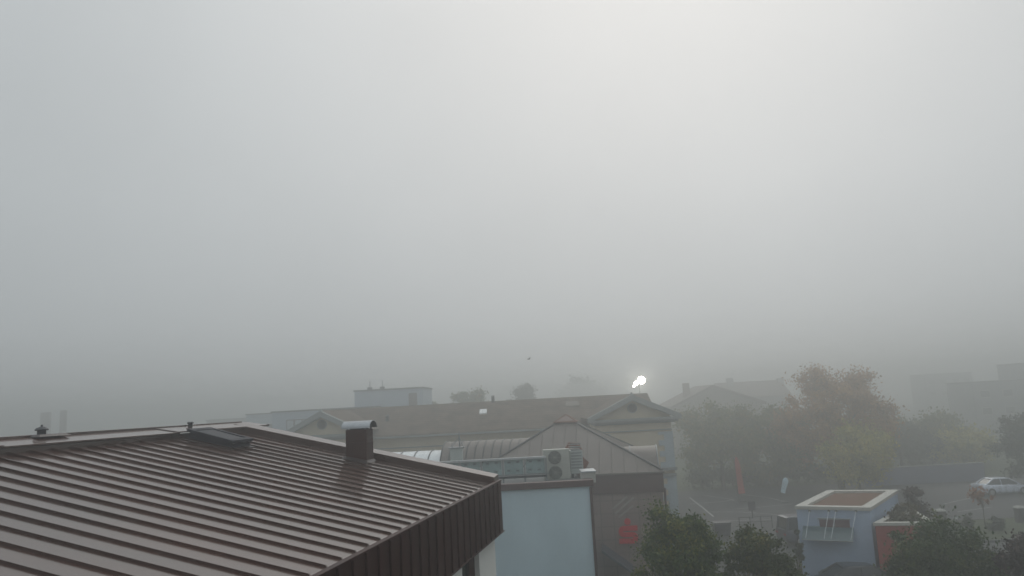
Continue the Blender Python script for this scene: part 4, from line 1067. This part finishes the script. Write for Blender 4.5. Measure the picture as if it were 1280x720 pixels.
# house whose chimneys show over the ridge at far left
hx = at(66, 530, 150)
hs_ = thing('chimney_house', 'foggy house whose two tall chimneys rise over the ridge at far left', 'house', (hx.x, 150, 0))
q = MB(); q.box((-6, -4, 0), (6, 4, 5.5)); q.build('wall', plaster_cream, hs_)
zrg = at(66, 545, 150).z
q = MB(); q.prism([(-6.4, -4.6, 5.3), (-6.4, 0, zrg - .4), (-6.4, 4.6, 5.3), (-6.4, 4.6, 5.15), (-6.4, 0, zrg - .55), (-6.4, -4.6, 5.15)], (0, 0, 0), (12.8, 0, 0)); ro_ = q.build('roof', roof_tile_far, hs_)
for (px, pt_, w_) in ((57.5, 515.5, .85), (79.5, 513, .5)):
    p = at(px, pt_, 150); q = MB(); dx = p.x - hx.x
    q.box((dx - w_, -.35, zrg - 1.5), (dx + w_, .35, p.z - .1)).box((dx - w_ - .05, -.4, p.z - .1), (dx + w_ + .05, .4, p.z)); q.build('chimney', mat('chimney_brick', (0.16, 0.10, 0.08), rough=.9), ro_)
# gabled house behind the trees
YG = 122
ga = at(890, 481, YG); gl2 = at(838, 505, YG); gr_ = at(957, 505, YG)
gh = thing('gabled_house', 'foggy gabled house with a chimney beyond the trees right of the cream building', 'house')
ze = (gl2.z + gr_.z) / 2
q = MB(); q.box((gl2.x + .5, YG, 0), (gr_.x - .5, YG + 12, ze)); q.prism([(gl2.x + .5, YG, ze), (gr_.x - .5, YG, ze), (ga.x, YG, ga.z - .3)], (0, 0, 0), (0, .3, 0)); q.build('wall', mat('dull_house_render', (0.20, 0.175, 0.145), rough=.9), gh)
q = MB(); q.prism([(gl2.x, YG - .6, ze), (ga.x, YG - .6, ga.z), (gr_.x, YG - .6, ze), (gr_.x, YG - .6, ze - .35), (ga.x, YG - .6, ga.z - .35), (gl2.x, YG - .6, ze - .35)], (0, 0, 0), (0, 13, 0)); ro_ = q.build('roof', roof_tile_far, gh)
p = at(857, 479, YG + 4); q = MB(); q.box((p.x - .5, YG + 3.6, ze - .2), (p.x + .5, YG + 4.4, p.z)); q.build('chimney', MATS['chimney_brick'], ro_)
for k in (-.25, .0, .25):
    x = ga.x + k * 6; q = MB(); q.box((x - .45, YG - .05, ze - 1.6), (x + .45, YG + .01, ze - .2)); f = q.build('window', stone_pale, gh)
    q = MB(); q.box((x - .35, YG - .07, ze - 1.5), (x + .35, YG - .045, ze - .3)); q.build('pane', glass_dark, f)
a, b = at(905, 478, 155), at(985, 474, 155)
t = thing('long_roof_house', 'long faint roofed house in fog behind the gabled house', 'house')
q = MB(); q.box((a.x, 155, 0), (b.x, 167, a.z - 3.2)); q.build('wall', far_grey, t)
q = MB(); q.prism([(a.x - .4, 154.4, a.z - 3.2), (a.x - .4, 161, a.z), (a.x - .4, 167.6, a.z - 3.2)], (0, 0, 0), (b.x - a.x + .8, 0, 0)); ro_ = q.build('roof', roof_tile_far, t)
for px in (912, 975): p = at(px, 472.5, 160); q = MB(); q.box((p.x - .6, 159.6, a.z - 1.5), (p.x + .6, 160.6, p.z)); q.build('chimney', far_grey, ro_)
# stepped dark blocks at the right
def stepped(label, pxl, pxr, py, y0, depth, dz=0):
    l_ = at(pxl, py, y0 + depth); r_ = at(pxr, py, y0)
    return block('dim_block', label, l_.x, r_.x, y0, y0 + depth, l_.z + dz, far_grey, wins=4, rows=2)
stepped('dim grey flat block in fog, the middle step of the three at right', 1183, 1330, 480, 135, 8)
stepped('tallest dim block in fog cut by the right edge of the photo', 1246, 1400, 457, 150, 8)
stepped('faint far block in fog behind the others at right', 1137, 1215, 470, 205, 8)
# bluish boundary wall across the car park
a, b = on_z(1082, 604, 0), on_z(1232, 600, 0)
Yw = 76.5
x0, x1 = at(1082, 600, Yw).x, at(1232, 597, Yw).x; hz_ = at(1150, 583, Yw).z
t = thing('boundary_wall', 'long bluish boundary wall across the back of the car park', 'wall', (x0, Yw, 0))
q = MB(); q.box((0, 0, 0), (x1 - x0, .25, hz_)); q.build('panel', mat('blue_fence_paint', (0.15, 0.17, 0.25), rough=.7, var=.15, scale=.5), t)
q = MB(); q.box((-.05, -.05, hz_), (x1 - x0 + .05, .30, hz_ + .07)); q.build('coping', stone_grey, t)
# dark hedge line behind the car park below the trees
rg = np.random.default_rng(9)
hc = []
for i in range(70):
    px = 865 + i * 3.2; p = at(px, 600, 82 + rg.uniform(-1, 1)); hc.append((p.x, p.y, rg.uniform(.6, 1.5), .9, .9, 1))
hd2 = thing('hedge', 'long dim hedge along the back of the car park below the trees', 'hedge')
leaf_mesh('foliage', hc, 9000, .16, 3, dark_green, hd2)
q = MB()
for c in hc[::4]: q.tube([(c[0], c[1], 0), (c[0], c[1], c[2])], .04, 5)
q.each('stem', bark, hd2)

# a bird flying over the roofs
bp_ = at(661, 449, 46)
bd_ = thing('bird', 'tiny dark bird flying alone in the fog above the tiled roof', 'bird', bp_, R(30))
q = MB(); q.tube([(-.11, 0, 0), (-.05, 0, .005), (.04, 0, .01), (.09, 0, .015), (.12, 0, .012)], [.006, .028, .034, .022, .004], 8)
for sy in (-1, 1):
    q.hexa([(-.04, sy * .02, .012), (.04, sy * .02, .012), (.0, sy * .22, .10), (-.05, sy * .20, .095)], [(-.04, sy * .02, .02), (.04, sy * .02, .022), (.0, sy * .22, .106), (-.05, sy * .20, .10)])
q.build('body', dark_steel, bd_, smooth=True)

# ------------------------------------------------------------------ haze
hzm = bpy.data.materials.new('haze'); hzm.use_nodes = True
n, l = hzm.node_tree.nodes, hzm.node_tree.links; n.clear()
o_ = N(n, 'ShaderNodeOutputMaterial'); v_ = N(n, 'ShaderNodeVolumePrincipled')
v_.inputs['Color'].default_value = (0.78, 0.80, 0.80, 1); v_.inputs['Density'].default_value = FOG_DENSITY; v_.inputs['Anisotropy'].default_value = 0.8
l.new(v_.outputs[0], o_.inputs['Volume'])
q = MB(); q.box((-245, -55, -1), (245, 395, 14.5)); hz = q.build('haze', hzm); tag(hz, kind='stuff')
